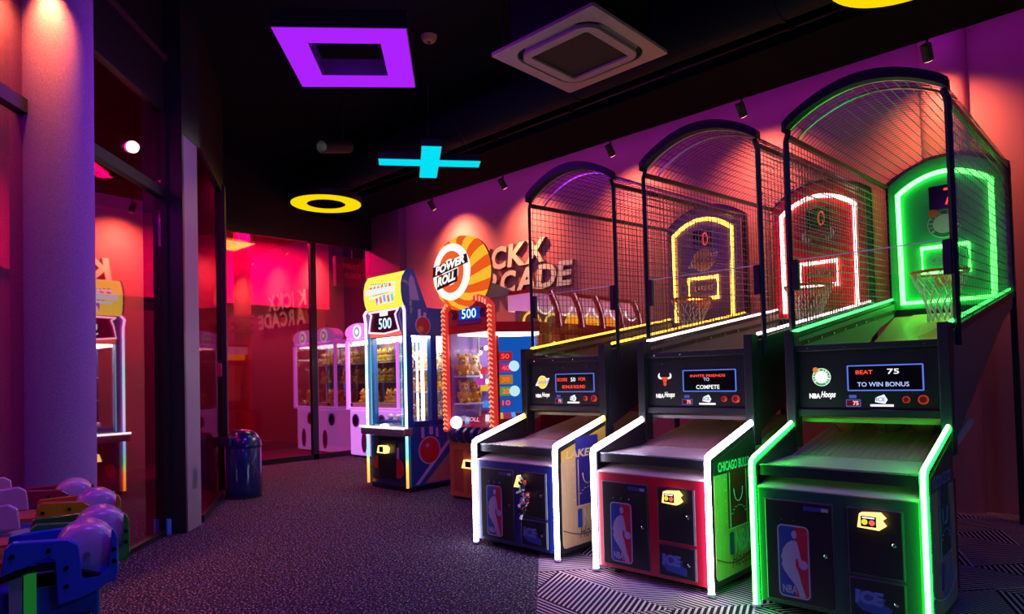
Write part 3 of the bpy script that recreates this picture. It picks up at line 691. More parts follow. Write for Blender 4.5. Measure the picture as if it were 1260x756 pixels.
    mb = MB().box(-.122, -.028, .736, .74, 1.212, 1.262); mb.mat(1).box(-.116, -.034, .734, .736, 1.218, 1.256); mb.mat(2).text('75', (-.058, .733, 1.237), FX, FZ, .036, .028, .002, .03)
    mb.mat(0).box(-.10, -.055, .736, .74, 1.270, 1.292)
    mb.build('credit_display', [glow('credit_blue', (.10, .14, .55), .7), glow('credit_red', (.22, .01, .02), .5), glow('digit_red', (1, .35, .3), 1.6)], hp)
    mb = MB().prism([(.06, 1.245), (.12, 1.235), (.135, 1.26), (.115, 1.295), (.065, 1.275)], (0, .74, 0), FX, FZ, .003); mb.mat(1).text('ICE', (.095, .737, 1.262), FX, FZ, .055, .028, .002, .04)
    mb.mat(0).box(.03, .17, .737, .74, 1.216, 1.230); mb.build('maker_logo', [WHITELED, glow('logo_blue', (.2, .35, .9), .8)], hp)
    for x, r in ((.245, .022), (.342, .030)):
        mb = MB().lathe([(r, 0), (r, -.012), (r*.8, -.018)], (x, .74, 1.262), 'Y', 18); mb.mat(1).lathe([(r*.72, -.018), (r*.6, -.022)], (x, .74, 1.262), 'Y', 18)
        mb.build('button', [mat('button_red', (.6, .02, .01), .3, emit=(1, .06, .02), strength=.35), mat('button_dark', (.25, .01, .01), .4)], hp)
    MB().box(-.44, .44, .76, .768, 1.64, 1.80).build('window_pane', CLEAR, t)
    # lower side walls of the throwing lane
    wl = [(.70, 1.00), (.80, 1.62), (.83, side_line(.83)-.03), (3.70, side_line(3.70)-.03), (3.70, 2.02), (3.05, 1.86)]
    for s in (-1, 1):
        MB().prism(wl, (.478 if s > 0 else -.508, 0, 0), RY, FZ, .03).build('lane_wall', mat('lane_'+T['n'], T['lane'], .4), t)
        MB().prism([(a, b-.0) for a, b in wl], (.470 if s > 0 else -.477, 0, 0), RY, FZ, .006).build('lane_liner', mat('liner_'+T['n'], T['liner'], .35), t)
        mb = MB().bar((s*.462, .84, 1.655), (s*.462, 3.6, 2.05), .012, .035)
        mb.build('bolt_strip', DARK, t)
        for i in range(9):
            y = 1.0+i*.3; MB().lathe([(.010, -.010), (.010, .010)], (s*.455, y, 1.655+(y-.84)*.143), 'X', 8).build('bolt', CHROME, t)
    mb = MB().prism([(.80, 1.10), (.80, 1.125), (1.9, 1.40), (3.60, 1.99), (3.60, 1.96), (1.9, 1.37)], (-.47, 0, 0), RY, FZ, .94)
    mb.mat(1).prism([(1.9, 1.402), (1.9, 1.410), (3.58, 1.998), (3.58, 1.99)], (-.30, 0, 0), RY, FZ, .62)
    if T['n'] == 'green':
        pass
    mb.build('return_deck', [mat('deck_'+T['n'], T['deck'], .4), mat('deck_graphic', (.75, .52, .16), .4)], t)
    if T['n'] == 'green':
        fl = MB(); n_ = Vector((0, -(1.99-1.40), 1.68)).normalized(); o = Vector((-.02, 2.60, 1.672)); U = Vector((1, 0, 0)); V = Vector((0, 1.68, .59)).normalized()
        fl.prism([(-.10, 0), (-.16, .2), (-.10, .35), (-.13, .7), (.0, .55), (.06, .85), (.14, .55), (.22, .68), (.2, .3), (.27, .15), (.2, 0)], o, U, V, .004)
        fl.mat(1).prism([(-.04, .05), (-.08, .2), (0, .35), (.05, .55), (.11, .32), (.17, .22), (.12, .05)], o+n_*.005, U, V, .004)
        fl.build('flame_graphic', [mat('flame_y', (.95, .7, .2), .4), mat('flame_r', (.95, .3, .08), .4)], t)
    # cage
    for s in (-1, 1):
        MB().tube([(s*.517, .883, 1.60), (s*.517, .883, 3.225), (s*.492, .883, 3.295)], .021, 4).build('front_pole', BLACKM, t)
        MB().box(min(s*.455, s*.505), max(s*.455, s*.505), .865, .905, 2.06, 2.29).build('pane_bracket', BLACKM, t, bevel=.004)
        MB().bar((s*.507, 3.74, .0), (s*.507, 3.74, 3.39), .05).build('rear_post', BLACKM, t)
        MB().bar((s*.503, .883, 3.25), (s*.503, 3.74, top_line(3.74)), .028, .035).build('top_rail', BLACKM, t)
        MB().bar((s*.515, .87, side_line(.87)-.03), (s*.515, 3.74, side_line(3.74)-.03), .02, .05).build('lower_rail', BLACKM, t)
        mb = MB(); y = .93
        while y < 3.72: mb.bar((s*.513, y, side_line(y)-.02), (s*.513, y, top_line(y)), .0048, up=(0, 1, 0)); y += .066
        z = 1.80
        while z < 3.30:
            y0 = .90 if z > 1.76 else .9
            y1 = 3.72 if z+.0505*2.8 > side_line(3.72) else .83+(z-1.73)/(.1535-.0505)
            y1 = min(3.72, y1)
            if z < 3.23: mb.bar((s*.513, y0, z), (s*.513, y1, z+(y1-.883)*.0505), .0048)
            z += .066
        mb.build('side_mesh', WIRE, t, kind='stuff')
        cn = T['cage']
        MB().tube([(s*.490, .83, 1.752), (s*.490, 3.685, side_line(3.685)+.018)], .013, 8).build('rail_light', cn, t)
        MB().bar((s*.486, .84, 1.728), (s*.486, 3.68, side_line(3.68)-.006), .022, .03).build('rail_channel', BLACKM, t)
    N = 24; ox = [-.53+1.06*i/N for i in range(N+1)]
    oz = lambda x: 3.345+.205*math.cos(x/.53*math.pi/2)**.85 if abs(x) < .529 else 3.345
    iz = lambda x: 3.285+.192*math.cos(x/.53*math.pi/2)**.85 if abs(x) < .529 else 3.285
    def arch(y0, y1, dz, name, mt, th=None):
        top = [(x, oz(x)+dz) for x in ox]; bot = [(x, (iz(x) if th is None else oz(x)-th)+dz) for x in reversed(ox)]
        return MB().prism(top+bot, (0, y1, 0), FX, FZ, y1-y0).build(name, mt, t)
    arch(.84, .91, 0, 'front_arch', mat('arch_black', (.006, .007, .012), .6, spec=.25))
    arch(.915, .935, -.055, 'roof_strap', mat('strap_metal', (.45, .42, .42), .3, .9), .014)
    arch(1.13, 1.15, -.047, 'roof_strap', MATS['strap_metal'], .014)
    arch(3.715, 3.765, .09, 'rear_arch', BLACKM)
    mb = MB(); rz_ = lambda x, y: iz(x)+.005+(y-.883)*.0505*.8
    for i in range(1, 16):
        x = -.53+1.06*i/16; mb.bar((x, .9, rz_(x, .9)), (x, 3.73, rz_(x, 3.73)), .0048)
    y = .97
    while y < 3.72:
        for a, b_ in zip(ox, ox[1:]): mb.bar((a, y, rz_(a, y)), (b_, y, rz_(b_, y)), .0048)
        y += .066
    mb.build('roof_mesh', WIRE, t, kind='stuff')
    MB().box(-.46, .46, .879, .887, 1.66, 2.285).build('front_pane', CLEAR, t)
    MB().box(-.47, .47, .877, .889, 2.285, 2.293).build('pane_edge', mat('acrylic_edge', (.6, .62, .62), .2), t)
    # backboard, hoop and net
    by = 3.62; bp = [(-.49, 2.06), (.49, 2.06), (.49, 3.36)]+[(x*.49/.53, oz(x)+.03) for x in reversed(ox)]+[(-.49, 3.36)]
    bb = MB().prism(bp, (0, by+.04, 0), FX, FZ, .04).build('backboard', bd, t)
    MB().box(-.49, .49, by-.02, by+.06, 2.0, 2.06).build('backboard_sill', BLACKM, t)
    az = lambda x: 3.275+.155*math.cos(x/.395*math.pi/2)**.9 if abs(x) < .3949 else 3.275
    hx = [-.395+.79*i/20 for i in range(21)]
    pth = [(-.385, by-.022, 2.125), (-.395, by-.022, 3.2)]+[(x, by-.022, az(x)) for x in hx]+[(.395, by-.022, 3.2), (.385, by-.022, 2.125)]
    if T['n'] == 'green': MB().tube(pth, .023, 8, closed=True).build('board_light', T['neon_b'], bb)
    else: MB().tube(pth, .023, 8).build('board_light', T['neon_b'], bb)
    pth2 = [(a*1.06, by-.012, b+(.02 if b > 3.25 else 0)) for a, _, b in pth]
    MB().tube(pth2, .007, 6).build('board_light_trim', T['neon_c'], bb)
    q = [(-.2, by-.02, 2.41), (-.2, by-.02, 2.68), (.2, by-.02, 2.68), (.2, by-.02, 2.41)]
    MB().tube(q, .019, 8, closed=True).build('target_light', T['neon_b'], bb)
    mb = MB().box(-.118, .118, by-.025, by, 3.075, 3.30); mb.mat(1).text(T['score'], (.05, by-.026, 3.185), FX, FZ, .08, .17, .002, -.005); mb.build('score_box', [SCREEN, REDLED], bb)
    mb = MB(); emblem(T['emb'], mb, 0, 2.915, .145 if T['emb'] != 'bull' else .17, (0, by, 0), FX, FZ, .008, {'white': 0, 'gold': 1, 'purple': 2, 'red': 3, 'black': 4, 'green': 5, 'orange': 6})
    mb.build('board_emblem', [GREYT, mat('print_gold', (.85, .45, .03), .4), mat('print_purple', (.15, .04, .25), .4), mat('print_red', (.6, .01, .01), .4), BLACK, mat('print_green', (.02, .22, .08), .4), ORANGE], bb)
    if T['target']:
        MB().text(T['target'], (0, by-.001, 2.55), FX, FZ, .26, .07, .003, .01, .3).build('target_lettering', mat('tl_'+T['n'], T['line'], .5), bb)
    ry_, rzz, rr = by-.34, 2.375, .235
    rim = MB().tube([(rr*math.cos(2*math.pi*i/28), ry_+rr*math.sin(2*math.pi*i/28), rzz) for i in range(28)], .016, 8, closed=True)
    rim.box(-.10, .10, by-.03, by, 2.27, 2.41); rim.bar((-.05, by-.02, 2.30), (-.05, ry_+rr*.97, 2.37), .015); rim.bar((.05, by-.02, 2.30), (.05, ry_+rr*.97, 2.37), .015)
    rim = rim.build('rim', ORANGE, t, smooth=False)
    net = MB(); K = 14; lv = [(.235, 2.365), (.20, 2.26), (.155, 2.16), (.125, 2.07), (.11, 1.99), (.11, 1.90)]
    for k in range(K):
        for s in (-1, 1):
            net.tube([(r_*math.cos(2*math.pi*(k+s*.5*j)/K), ry_+r_*math.sin(2*math.pi*(k+s*.5*j)/K), z_) for j, (r_, z_) in enumerate(lv)], .0058, 5)
    net.build('net', NETW, rim, label='white cord net', kind='stuff')
    # neon edges of the cabinet
    for s in (-1, 1):
        x = s*.478
        path = [(x, -.012, .03), (x, -.012, .865), (x, -.004, .893), (x, .025, .908), (x, .745, 1.103)]
        MB().tube(path, 0.020, 10).build('edge_light', T['neon_o'], t, smooth=True)
        path = [(x, -.028, .03), (x, -.028, .868), (x, -.018, .905), (x, .02, .924), (x, .745, 1.119)]
        MB().tube(path, .0125, 8).build('edge_light_core', T['neon_i'], t, smooth=True)
        MB().tube([(x, -.012, .012), (x, -.012, .03)], .027, 10).build('edge_light_cap', WHITE, t)
    return t

def C3(r, g, b): return (r, g, b)
LAK = dict(n='navy', frame=(.01, .022, .20), board=(.12, .05, .38), team=(.72, .42, .06), court=(.03, .02, .22), line=(.75, .55, .28), arc=(.12, .04, .08),
    side='LAKERS', wood=WOOD, lane=(.02, .02, .03), liner=(.30, .24, .22), deck=(.28, .22, .20), emb='ball', score='0', target='LAKERS',
    neon_o=glow_ramp('strip_white_to_yellow', 'Y', [(0, (.75, .72, 1)), (.55, (.95, .85, .75)), (.85, (1, .75, .02)), (1, (1, .72, .0))], 0, .75, 17.0),
    neon_i=glow_ramp('core_white_to_yellow', 'Y', [(0, (1, .97, 1)), (.6, (1, .95, .8)), (.9, (1, .85, .12)), (1, (1, .8, .05))], 0, .75, 16.0),
    cage=glow('cage_yellow', (1, .46, .04), 4.0), neon_b=glow('board_yellow', (1, .50, .04), 9), neon_c=glow('board_yellow_dim', (1, .55, .1), .6),
    led=[('SCORE', -.025, 1.435, .12, .03, 'r'), ('50', .105, 1.435, .055, .036, 'w'), ('FOR', .21, 1.437, .08, .03, 'r'), ('BONUS ROUND', .11, 1.368, .27, .03, 'r')])
BUL = dict(n='red', frame=(.50, .008, .035), board=(.75, .008, .03), team=(.012, .02, .03), court=(.30, .03, .03), line=(.25, .75, .72), arc=(.30, .05, .05),
    side='CHICAGO BULLS', wood=WOOD, lane=(.02, .02, .03), liner=(.34, .28, .30), deck=(.30, .25, .26), emb='bull', score='0', target='BULLS',
    neon_o=glow('strip_white', (.78, .70, 1.0), 20), neon_i=glow('core_white', (1, .98, 1), 18),
    cage=glow('cage_white', (1, .74, .80), 5), neon_b=glow('board_pinkwhite', (1, .50, .50), 9), neon_c=glow('board_red_dim', (1, .15, .15), .9),
    led=[('INVITE FRIENDS', .11, 1.443, .30, .020, 'r'), ('TO', .10, 1.415, .05, .026, 'b'), ('COMPETE', .11, 1.355, .20, .032, 'w')])
CEL = dict(n='green', frame=(.01, .085, .05), board=(.02, .38, .16), team=(.01, .08, .05), court=(.01, .12, .06), line=(.22, .42, .62), arc=(.22, .42, .62),
    side='BOSTON CELTICS', wood=WOOD, lane=(.02, .13, .115), liner=(.20, .40, .30), deck=(.60, .55, .26), emb='ring', score='7', target='CELTICS',
    neon_o=glow('strip_green', (.003, 1.0, .018), 22), neon_i=glow('core_green', (.24, 1, .30), 12),
    cage=glow('cage_green', (.05, 1, .12), 5), neon_b=glow('neon_green', (.075, 1, .09), 10), neon_c=glow('board_green_dim', (.01, .8, .06), 1.0),
    led=[('BEAT', -.0, 1.443, .105, .026, 'r'), ('75', .175, 1.445, .07, .034, 'w'), ('TO WIN BONUS', .11, 1.362, .31, .030, 'b')])
WARP = hoop_warp
hoop((W2, 0, 0), .0066, 'basketball machine with blue front and white-to-yellow lights, farthest of the three', LAK)
hoop((1.350+W2, -.014, 0), -.0090, 'basketball machine with red front and white lights, between the blue and green ones', BUL)
hoop((2.609+W2, -.003, 0), .0066, 'basketball machine with dark green front and green lights, nearest the camera', CEL)

WARP = zscale(1, 1, 1)
# basketballs
BALLM = mat('basketball_leather', (.36, .09, .03), .6, vary=.15, bump=.3, bscale=160); SEAM = mat('ball_seam', (.01, .01, .01), .6)
def basketball(loc, label, rz=0):
    t = thing('basketball', loc, label, 'ball', rz, 'basketballs waiting on the ramps')
    r = .118
    MB().lathe([(r*math.sin(math.pi*i/14), -r*math.cos(math.pi*i/14)) for i in range(15)], (0, 0, r), 'Z', 24).build('ball', BALLM, t, smooth=True)
    mb = MB()
    for k in range(3):
        pts = []
        for i in range(24):
            a = 2*math.pi*i/24; c, s = r*1.0*math.cos(a), r*1.0*math.sin(a)
            pts.append(((c, s, r), (c, 0, s+r), (0, c, s+r))[k])
        mb.tube(pts, .004, 5, closed=True)
    mb.build('seams', SEAM, t)
def rampz(y): return .885+(y-.60)*(1.09-.885)/1.15
for x, y, l in ((1.350+.62, 1.36, 'orange basketball under the panel of the red machine, left one'), (1.350+.40, 1.50, 'orange basketball deep under the panel of the red machine'),
                (2.609+.20, 1.29, 'basketball at the left under the panel of the green machine'), (2.609+.46, 1.31, 'basketball in the middle under the panel of the green machine'), (2.609+.72, 1.29, 'basketball at the right under the panel of the green machine'),
                ):
    basketball((x, y, rampz(y)+.018), l, random.random())

# ------------------------------------------------------------------ plush prizes
def plush_proto(c, loc, label):
    global WARP
    WARP = zscale(.78, .78, .80)
    t = thing('plush_toy', loc, label, 'plush toy', 0, 'plush prizes in the machines')
    m = mat('plush_%d' % int(c[0]*1000+c[1]*100), c, .95, bump=.6, bscale=90)
    el = lambda mb, x, y, z, a, b, cc, n=10: mb.add([(x+a*math.sin(math.pi*i/8)*math.cos(2*math.pi*j/n), y+b*math.sin(math.pi*i/8)*math.sin(2*math.pi*j/n), z+cc*math.cos(math.pi*i/8)) for i in range(9) for j in range(n)],
        [(i*n+j, (i+1)*n+j, (i+1)*n+(j+1) % n, i*n+(j+1) % n) for i in range(8) for j in range(n)])
    el(MB(), 0, 0, .10, .10, .085, .10).build('body', m, t, smooth=True)
    h = el(MB(), 0, -.02, .25, .085, .08, .08).build('head', m, t, smooth=True)
    for s in (-1, 1):
        el(MB(), s*.065, -.01, .325, .03, .018, .035, 8).build('ear', m, h, smooth=True)
        el(MB(), s*.03, -.092, .265, .012, .012, .014, 6).build('eye', BLACK, h)
        el(MB(), s*.095, -.04, .13, .03, .045, .05, 8).build('arm', m, t, smooth=True)
        el(MB(), s*.06, -.08, .035, .035, .05, .035, 8).build('leg', m, t, smooth=True)
    el(MB(), 0, -.09, .235, .03, .03, .022, 8).build('muzzle', mat('plush_muzzle', (.8, .7, .55), .9), h, smooth=True)
    WARP = zscale(1, 1, 1)
    return t
PC = [(.85, .50, .05), (.78, .60, .32), (.45, .26, .16), (.80, .72, .65)]
protos = {}
def plush(ci, loc, rz, label):
    if ci not in protos: protos[ci] = plush_proto(PC[ci], loc, label); protos[ci].rotation_euler = (0, 0, rz); return
    copy_thing(protos[ci], loc, rz, label)
CN = ('yellow', 'beige', 'brown', 'cream')

# ------------------------------------------------------------------ blue ball-drop cabinet with yellow marquee
BLUE = mat('cabinet_blue', (.008, .085, .32), .3, coat=.3, vary=.2, vscale=5); BLUED = mat('cabinet_navy', (.008, .02, .10), .35)
RAIN = glow_ramp('rainbow_strip', 'Z', [(0, (1, .25, .03)), (.10, (1, .45, .05)), (.17, (.12, .9, .3)), (.25, (.2, .6, 1)), (.42, (.75, .8, 1)), (.68, (.35, .95, .95)), (.85, (.65, .65, 1)), (1, (1, .5, 1))], .06, 2.46, 2.2)
WARP = zscale(1, 1.18, 1.02)
t = thing('prize_cabinet', (-3.19, 1.333, 0), 'blue prize cabinet with glowing yellow marquee and rainbow edge lights', 'arcade game')
bc = MB().box(-.46, .47, .02, .82, .06, .86).build('base_cabinet', BLUE, t, bevel=.01)
MB().box(-.44, .45, .02, .80, .0, .06).build('plinth', BLACK, t)
MB().box(-.40, .40, -.005, .02, .12, .72).build('front_panel', BLUED, t, bevel=.005)
cd = MB().box(-.22, .20, -.02, -.005, .16, .68).build('coin_door', BLACK, t, bevel=.005)
mb = MB().prism([(-.14, .50), (-.11, .60), (.03, .60), (.07, .57), (.05, .50)], (0, -.02, 0), FX, FZ, .06); mb.mat(1).box(-.08, .01, -.084, -.08, .515, .59); mb.build('card_reader', [YELLOWLED, SCREEN], t)
RB = mat('decal_red', (.55, .02, .03), .35); PKW = mat('decal_pale', (.55, .48, .66), .4)
MB().prism(disc(-.28, .36, .07, 16, .09), (0, -.005, 0), FX, FZ, .004).build('ball_decal', RB, t)
mb = MB(); mb.prism(disc(.24, .30, .115, 20, .13), (0, -.005, 0), FX, FZ, .004)
mb.mat(1).prism([(.17, .43), (.21, .58), (.25, .58), (.25, .43)], (0, -.005, 0), FX, FZ, .003); mb.build('ball_decal', [RB, PKW], t)
for x in (-.33, .02): MB().lathe([(.012, 0), (.008, -.01)], (x, -.02, .62), 'Y', 8).build('bolt', CHROME, t)
gx = .471                                                # right flank decals
mb = MB()
mb.mat(1).prism(disc(.30, .53, .165, 26, .19), (gx, 0, 0), RY, FZ, .003)
mb.mat(0).prism(disc(.30, .53, .148, 26, .172), (gx+.003, 0, 0), RY, FZ, .002)
for y, z0, z1, w_ in ((.18, .70, .86, .045), (.30, .74, .93, .055), (.40, .70, .83, .035)): mb.mat(1).prism(rrect(y, y+w_, z0, min(z1, .845), .015), (gx, 0, 0), RY, FZ, .0025)
mb.mat(1).prism([(.08, .09), (.60, .66), (.66, .66), (.14, .09)], (gx, 0, 0), RY, FZ, .002)
mb.mat(2).prism([(.22, .09), (.74, .60), (.80, .60), (.80, .09)], (gx, 0, 0), RY, FZ, .002)
mb.mat(1).prism(disc(.265, .60, .03, 12), (gx+.005, 0, 0), RY, FZ, .002)
mb.build('flank_decal', [RB, PKW, mat('decal_tan', (.45, .22, .14), .4)], t)
sh = MB().box(-.51, .50, -.09, .04, .745, .845).build('control_shelf', mat('shelf_steel', (.42, .36, .40), .3, .7), t, bevel=.01)
MB().tube([(-.51, -.09, .855), (.50, -.09, .855)], .014, 8).build('shelf_light', WHITEGLOW, sh)
MB().lathe([(.06, 0), (.06, .02), (.045, .045), (.01, .05)], (-.05, -.02, .845), 'Z', 16).build('push_button', WHITEGLOW, sh)
MB().box(.05, .25, -.05, .0, .845, .855).build('button_label', glow('pink_label', (1, .1, .5), 1), sh)
for s in (-1, 1):
    x = s*.455
    MB().tube([(x, -.02, .06), (x, -.02, 2.30), (x*1.03, -.03, 2.42), (x*.94, -.02, 2.47)], .017, 8).build('edge_light', RAIN, t, smooth=True)
    MB().box(min(s*.36, s*.45), max(s*.36, s*.45), -.0, .09, .86, 2.10).build('corner_post', BLUE, t, bevel=.006)
    MB().tube([(s*.355, -.012, .88), (s*.355, -.012, 2.08)], .006, 6).build('inner_edge_light', glow('cyan_edge', (.1, .7, .9), 1.2), t)
MB().box(.38, .47, .35, .44, .86, 2.10).build('corner_post', BLUE, t, bevel=.006); MB().box(.38, .47, .72, .81, .86, 2.10).build('corner_post', BLUE, t, bevel=.006)
MB().box(-.46, -.38, .72, .81, .86, 2.10).build('corner_post', BLUE, t, bevel=.006)
MB().box(-.46, .47, .0, .82, 2.08, 2.47).build('top_box', BLUE, t, bevel=.01)
mb = MB(); mb.mat(1).prism(disc(.24, 2.22, .115, 20, .13), (gx, 0, 0), RY, FZ, .003); mb.mat(0).prism(disc(.24, 2.22, .10, 20, .115), (gx+.003, 0, 0), RY, FZ, .002)
for y, z in ((.19, 2.44), (.27, 2.40)): mb.mat(1).prism(rrect(y-.02, y+.02, 2.30, z, .01), (gx, 0, 0), RY, FZ, .002)
mb.mat(2).prism(disc(.20, 2.17, .045, 14), (gx+.005, 0, 0), RY, FZ, .002)
mb.build('flank_decal', [RB, PKW, mat('decal_amber', (.8, .35, .03), .4)], t)
ds = [(-.36, 2.44), (-.30, 2.40), (-.33, 2.32), (-.36, 2.16), (.0, 2.13), (.34, 2.16), (.28, 2.31), (.26, 2.38), (.33, 2.45)]
dp = MB().prism(ds, (0, -.0, 0), FX, FZ, .02).build('score_panel', mat('panel_plum', (.10, .01, .04), .4), t)
MB().tube([(a, -.025, b) for a, b in ds], .011, 6, closed=True).build('panel_outline', glow('pink_outline', (1, .45, .65), 2.0), dp)
MB().box(-.36, .36, -.015, .0, 2.09, 2.14).build('panel_trim', glow('orange_trim', (1, .16, .10), 1.0), dp)
mb = MB().text('500', (.02, -.022, 2.27), FX, FZ, .30, .15, .003, .01); mb.mat(1).box(-.10, .08, -.026, -.02, 2.375, 2.435); mb.build('score_digits', [glow('score_cyan', (.55, .85, 1), 1.6), WHITELED], dp)
# marquee: curved front, blue cheeks
pr_ = [(.30, 2.47), (-.005, 2.47), (-.035, 2.55), (-.05, 2.65), (-.05, 2.76), (-.03, 2.86), (.02, 2.95), (.08, 2.97), (.12, 2.96)]
mq = MB().prism(pr_, (-.44, 0, 0), RY, FZ, .88).build('marquee', glow('marquee_yellow', (1, .80, .08), 1.15), t)
for x in (-.462, .44): MB().prism([(a*1.03+.0, b+(.012 if b > 2.6 else 0)) for a, b in pr_], (x, 0, 0), RY, FZ, .022).build('marquee_cheek', BLUE, t)
MB().prism([(.06, 2.56), (.20, 2.56), (.12, 2.86), (.08, 2.90), (.05, 2.82)], (.4625, 0, 0), RY, FZ, .003).build('cheek_decal', mat('decal_lilac', (.35, .30, .55), .4), t)
def mqy(z):
    for (a, b), (c, d_) in zip(pr_[1:], pr_[2:]):
        if b <= z <= d_: return a+(c-a)*(z-b)/(d_-b)
    return -.03
mb = MB()
cols = [(.8, .05, .6), (1, .25, .03), (.25, .5, .9), (1, .25, .03), (.2, .7, .75), (.95, .2, .05), (.05, .05, .08), (1, 1, 1)]
rr = random.Random(5)
def blob(x, z, w_, h_, c, sl):
    y = mqy(z)-.006
    mb.mat(c).add([(x-w_/2, mqy(z-h_/2)-.006, z-h_/2-sl), (x+w_/2, mqy(z-h_/2)-.006, z-h_/2+sl), (x+w_/2, mqy(z+h_/2)-.006, z+h_/2+sl), (x-w_/2, mqy(z+h_/2)-.006, z+h_/2-sl)], [(0, 1, 2, 3)])
mb.mat(7)
for x, z, w_, h_ in ((0, .72, .62, .20), (-.03, .72, .70, .08), (.05, .6, .4, .12)): blob(x, 2.0+z, w_, h_, 7, 0)
for i, c in enumerate((0, 1, 2, 1, 4, 5)):
    blob(-.26+i*.09, 2.73+rr.uniform(-.01, .02), .05, .10, c, .006); blob(-.26+i*.09+.02, 2.73+.02, .025, .05, (c+1) % 6, .006)
for i, c in enumerate((0, 1, 2, 1, 4)):
    blob(-.12+i*.09, 2.59+rr.uniform(-.01, .02), .05, .09, c, .006)
for i in range(9): blob(-.26+i*.055, 2.83-.004*i, .03, .012, 6, .003)
for i in range(7): blob(-.18+i*.055, 2.665+.003*i, .035, .010, 6, .003)
mb.build('marquee_print', [glow('mq%d' % i, c, .9) for i, c in enumerate(cols)], mq)
# inside
MB().box(-.45, .46, .79, .81, .86, 2.08).build('back_panel', mat('lit_back', (.8, .75, .7), .6), t)
MB().box(-.38, .46, .09, .79, .88, .93).build('playfield', mat('play_blue', (.02, .06, .35), .25), t)
MB().box(-.45, .46, .08, .79, 2.06, 2.08).build('ceiling_light', glow('cabinet_light', (1, .95, .85), 10.0), t)
MB().tube([(.20, .40, .93), (.20, .40, 2.06)], .022, 10).build('light_column', WHITEGLOW, t)
MB().tube([(-.14, .55, .93), (-.14, .55, 2.06)], .014, 8).build('light_column', WHITEGLOW, t)
for z in (1.30, 1.62): MB().box(-.36, .44, .50, .78, z, z+.02).build('shelf', mat('shelf_clear', (.7, .65, .68), .3), t)
MB().tube([(.05+.13*math.cos(a), .30, 1.72+.13*math.sin(a)) for a in [2*math.pi*i/20 for i in range(20)]], .014, 6, closed=True).build('hoop_ring', CHROME, t)
MB().box(-.36, .36, .012, .018, .86, 2.08).build('front_glass', CLEAR, t); MB().box(.462, .466, .09, .72, .86, 2.08).build('side_glass', CLEAR, t)
WARP = zscale(1, 1, 1)
for r_, z in enumerate((.93, 1.32, 1.64)):
    for i in range(4):
        ci = (2, 1, 0, 1)[i] if r_ != 1 else (2, 0, 1, 0)[i]
        plush(ci, (-3.19-.26+i*.20, 1.333+.74, z*1.02+.002), random.uniform(-.3, .9),
              '%s plush toy %s in the blue prize cabinet, %s' % (CN[ci], ('on the bottom', 'on the middle shelf', 'on the top shelf')[r_], ('at its left end', 'second from the left', 'second from the right', 'at its right end')[i]))
for i, (x, y) in enumerate(((-.2, .2), (.02, .16), (.28, .2), (-.05, .3))):
    b_ = MB().lathe([(.045*math.sin(math.pi*k/8), .045-.045*math.cos(math.pi*k/8)) for k in range(9)], (0, 0, 0), 'Z', 12).build('game_ball', mat('ball_pearl', (.75, .7, .75), .2), smooth=True,
        label='small white ball on the blue cabinet playfield, '+('left', 'front', 'right', 'rear')[i]+' one', cat='ball', group='balls on the blue playfield')
    b_.location = Vector((-3.19+x, 1.333+y, .950))*S

# ------------------------------------------------------------------ red and orange roll-down machine
RED = mat('roll_red', (.55, .008, .012), .3, coat=.3); ORG = mat('roll_orange', (.52, .17, .05), .4, vary=.1); PURD = mat('roll_plum', (.10, .02, .09), .4)
WARP = zscale(1, 1, 1.022)
t = thing('roll_down_machine', (-1.56, 1.384, 0), 'red and orange roll-down machine with a striped round sign', 'arcade game')
MB().box(-.43, .42, .03, .50, .03, .74).build('base_cabinet', ORG, t, bevel=.012)
MB().box(-.40, .38, .06, .45, 0, .03).build('plinth', BLACK, t)
for x0, x1 in ((-.34, -.16), (-.10, .08), (.14, .34)): MB().box(x0, x1, .018, .03, .10, .62).build('front_recess', mat('orange_dark', (.34, .10, .03), .4), t, bevel=.004)
mb = MB().prism([(-.14, .40), (-.10, .50), (.05, .50), (.08, .47), (.06, .40)], (0, .018, 0), FX, FZ, .05); mb.mat(1).box(-.07, .03, -.036, -.032, .415, .485); mb.build('card_reader', [YELLOWLED, SCREEN], t)
for i in range(5): MB().lathe([(.02, -.02), (.085, -.01), (.10, .04), (.10, .06)], (-.32+i*.135, .0, .80), 'X', 18).build('roller_knob', mat('roller_%d' % (i % 2), ((.05, .02, .09), (.02, .03, .16))[i % 2], .3), t, smooth=True)
MB().tube([(-.42, .07, .80), (.40, .07, .80)], .10, 18).build('roller_bar', PURD, t, smooth=True)
# lit arch of chevrons
BR = mat('chevron_red', (.6, .02, .02), .35, emit=(1, .05, .03), strength=.5); BRW = glow('chevron_pale', (1, .32, .16), 1.3)
def arc_path():
    pts = []
    for s in range(0, 24): pts.append((-.42, .83+s*(2.30-.83)/24))
    for a in range(0, 19): pts.append((-.42*math.cos(math.pi*a/18)-.0, 2.30+.16*math.sin(math.pi*a/18)))
    for s in range(1, 25): pts.append((.42+.015*math.sin(s/24), 2.30-s*(2.30-.83)/24))
    return pts
ap = arc_path()
MB().tube([(a, .0, b) for a, b in ap], .045, 8).build('arch_tube', BR, t, smooth=True)
mb = MB()
for side in (-1, 1):
    for k in range(27):
        z = .86+k*.056; x = side*.42
        for s in (-1, 1): mb.bar((x, -.048, z+.025), (x+s*.036, -.036, z), .012, .014)
for k in range(2, 16):
    a = math.pi*k/18; x, z = -.42*math.cos(a), 2.30+.16*math.sin(a)
    mb.bar((x, -.05, z-.03), (x, -.05, z+.03), .014, .012)
mb.build('chevron_lights', BRW, t, kind='stuff')
MB().box(-.40, .42, .02, .30, 2.04, 2.13).build('lintel', RED, t, bevel=.008)
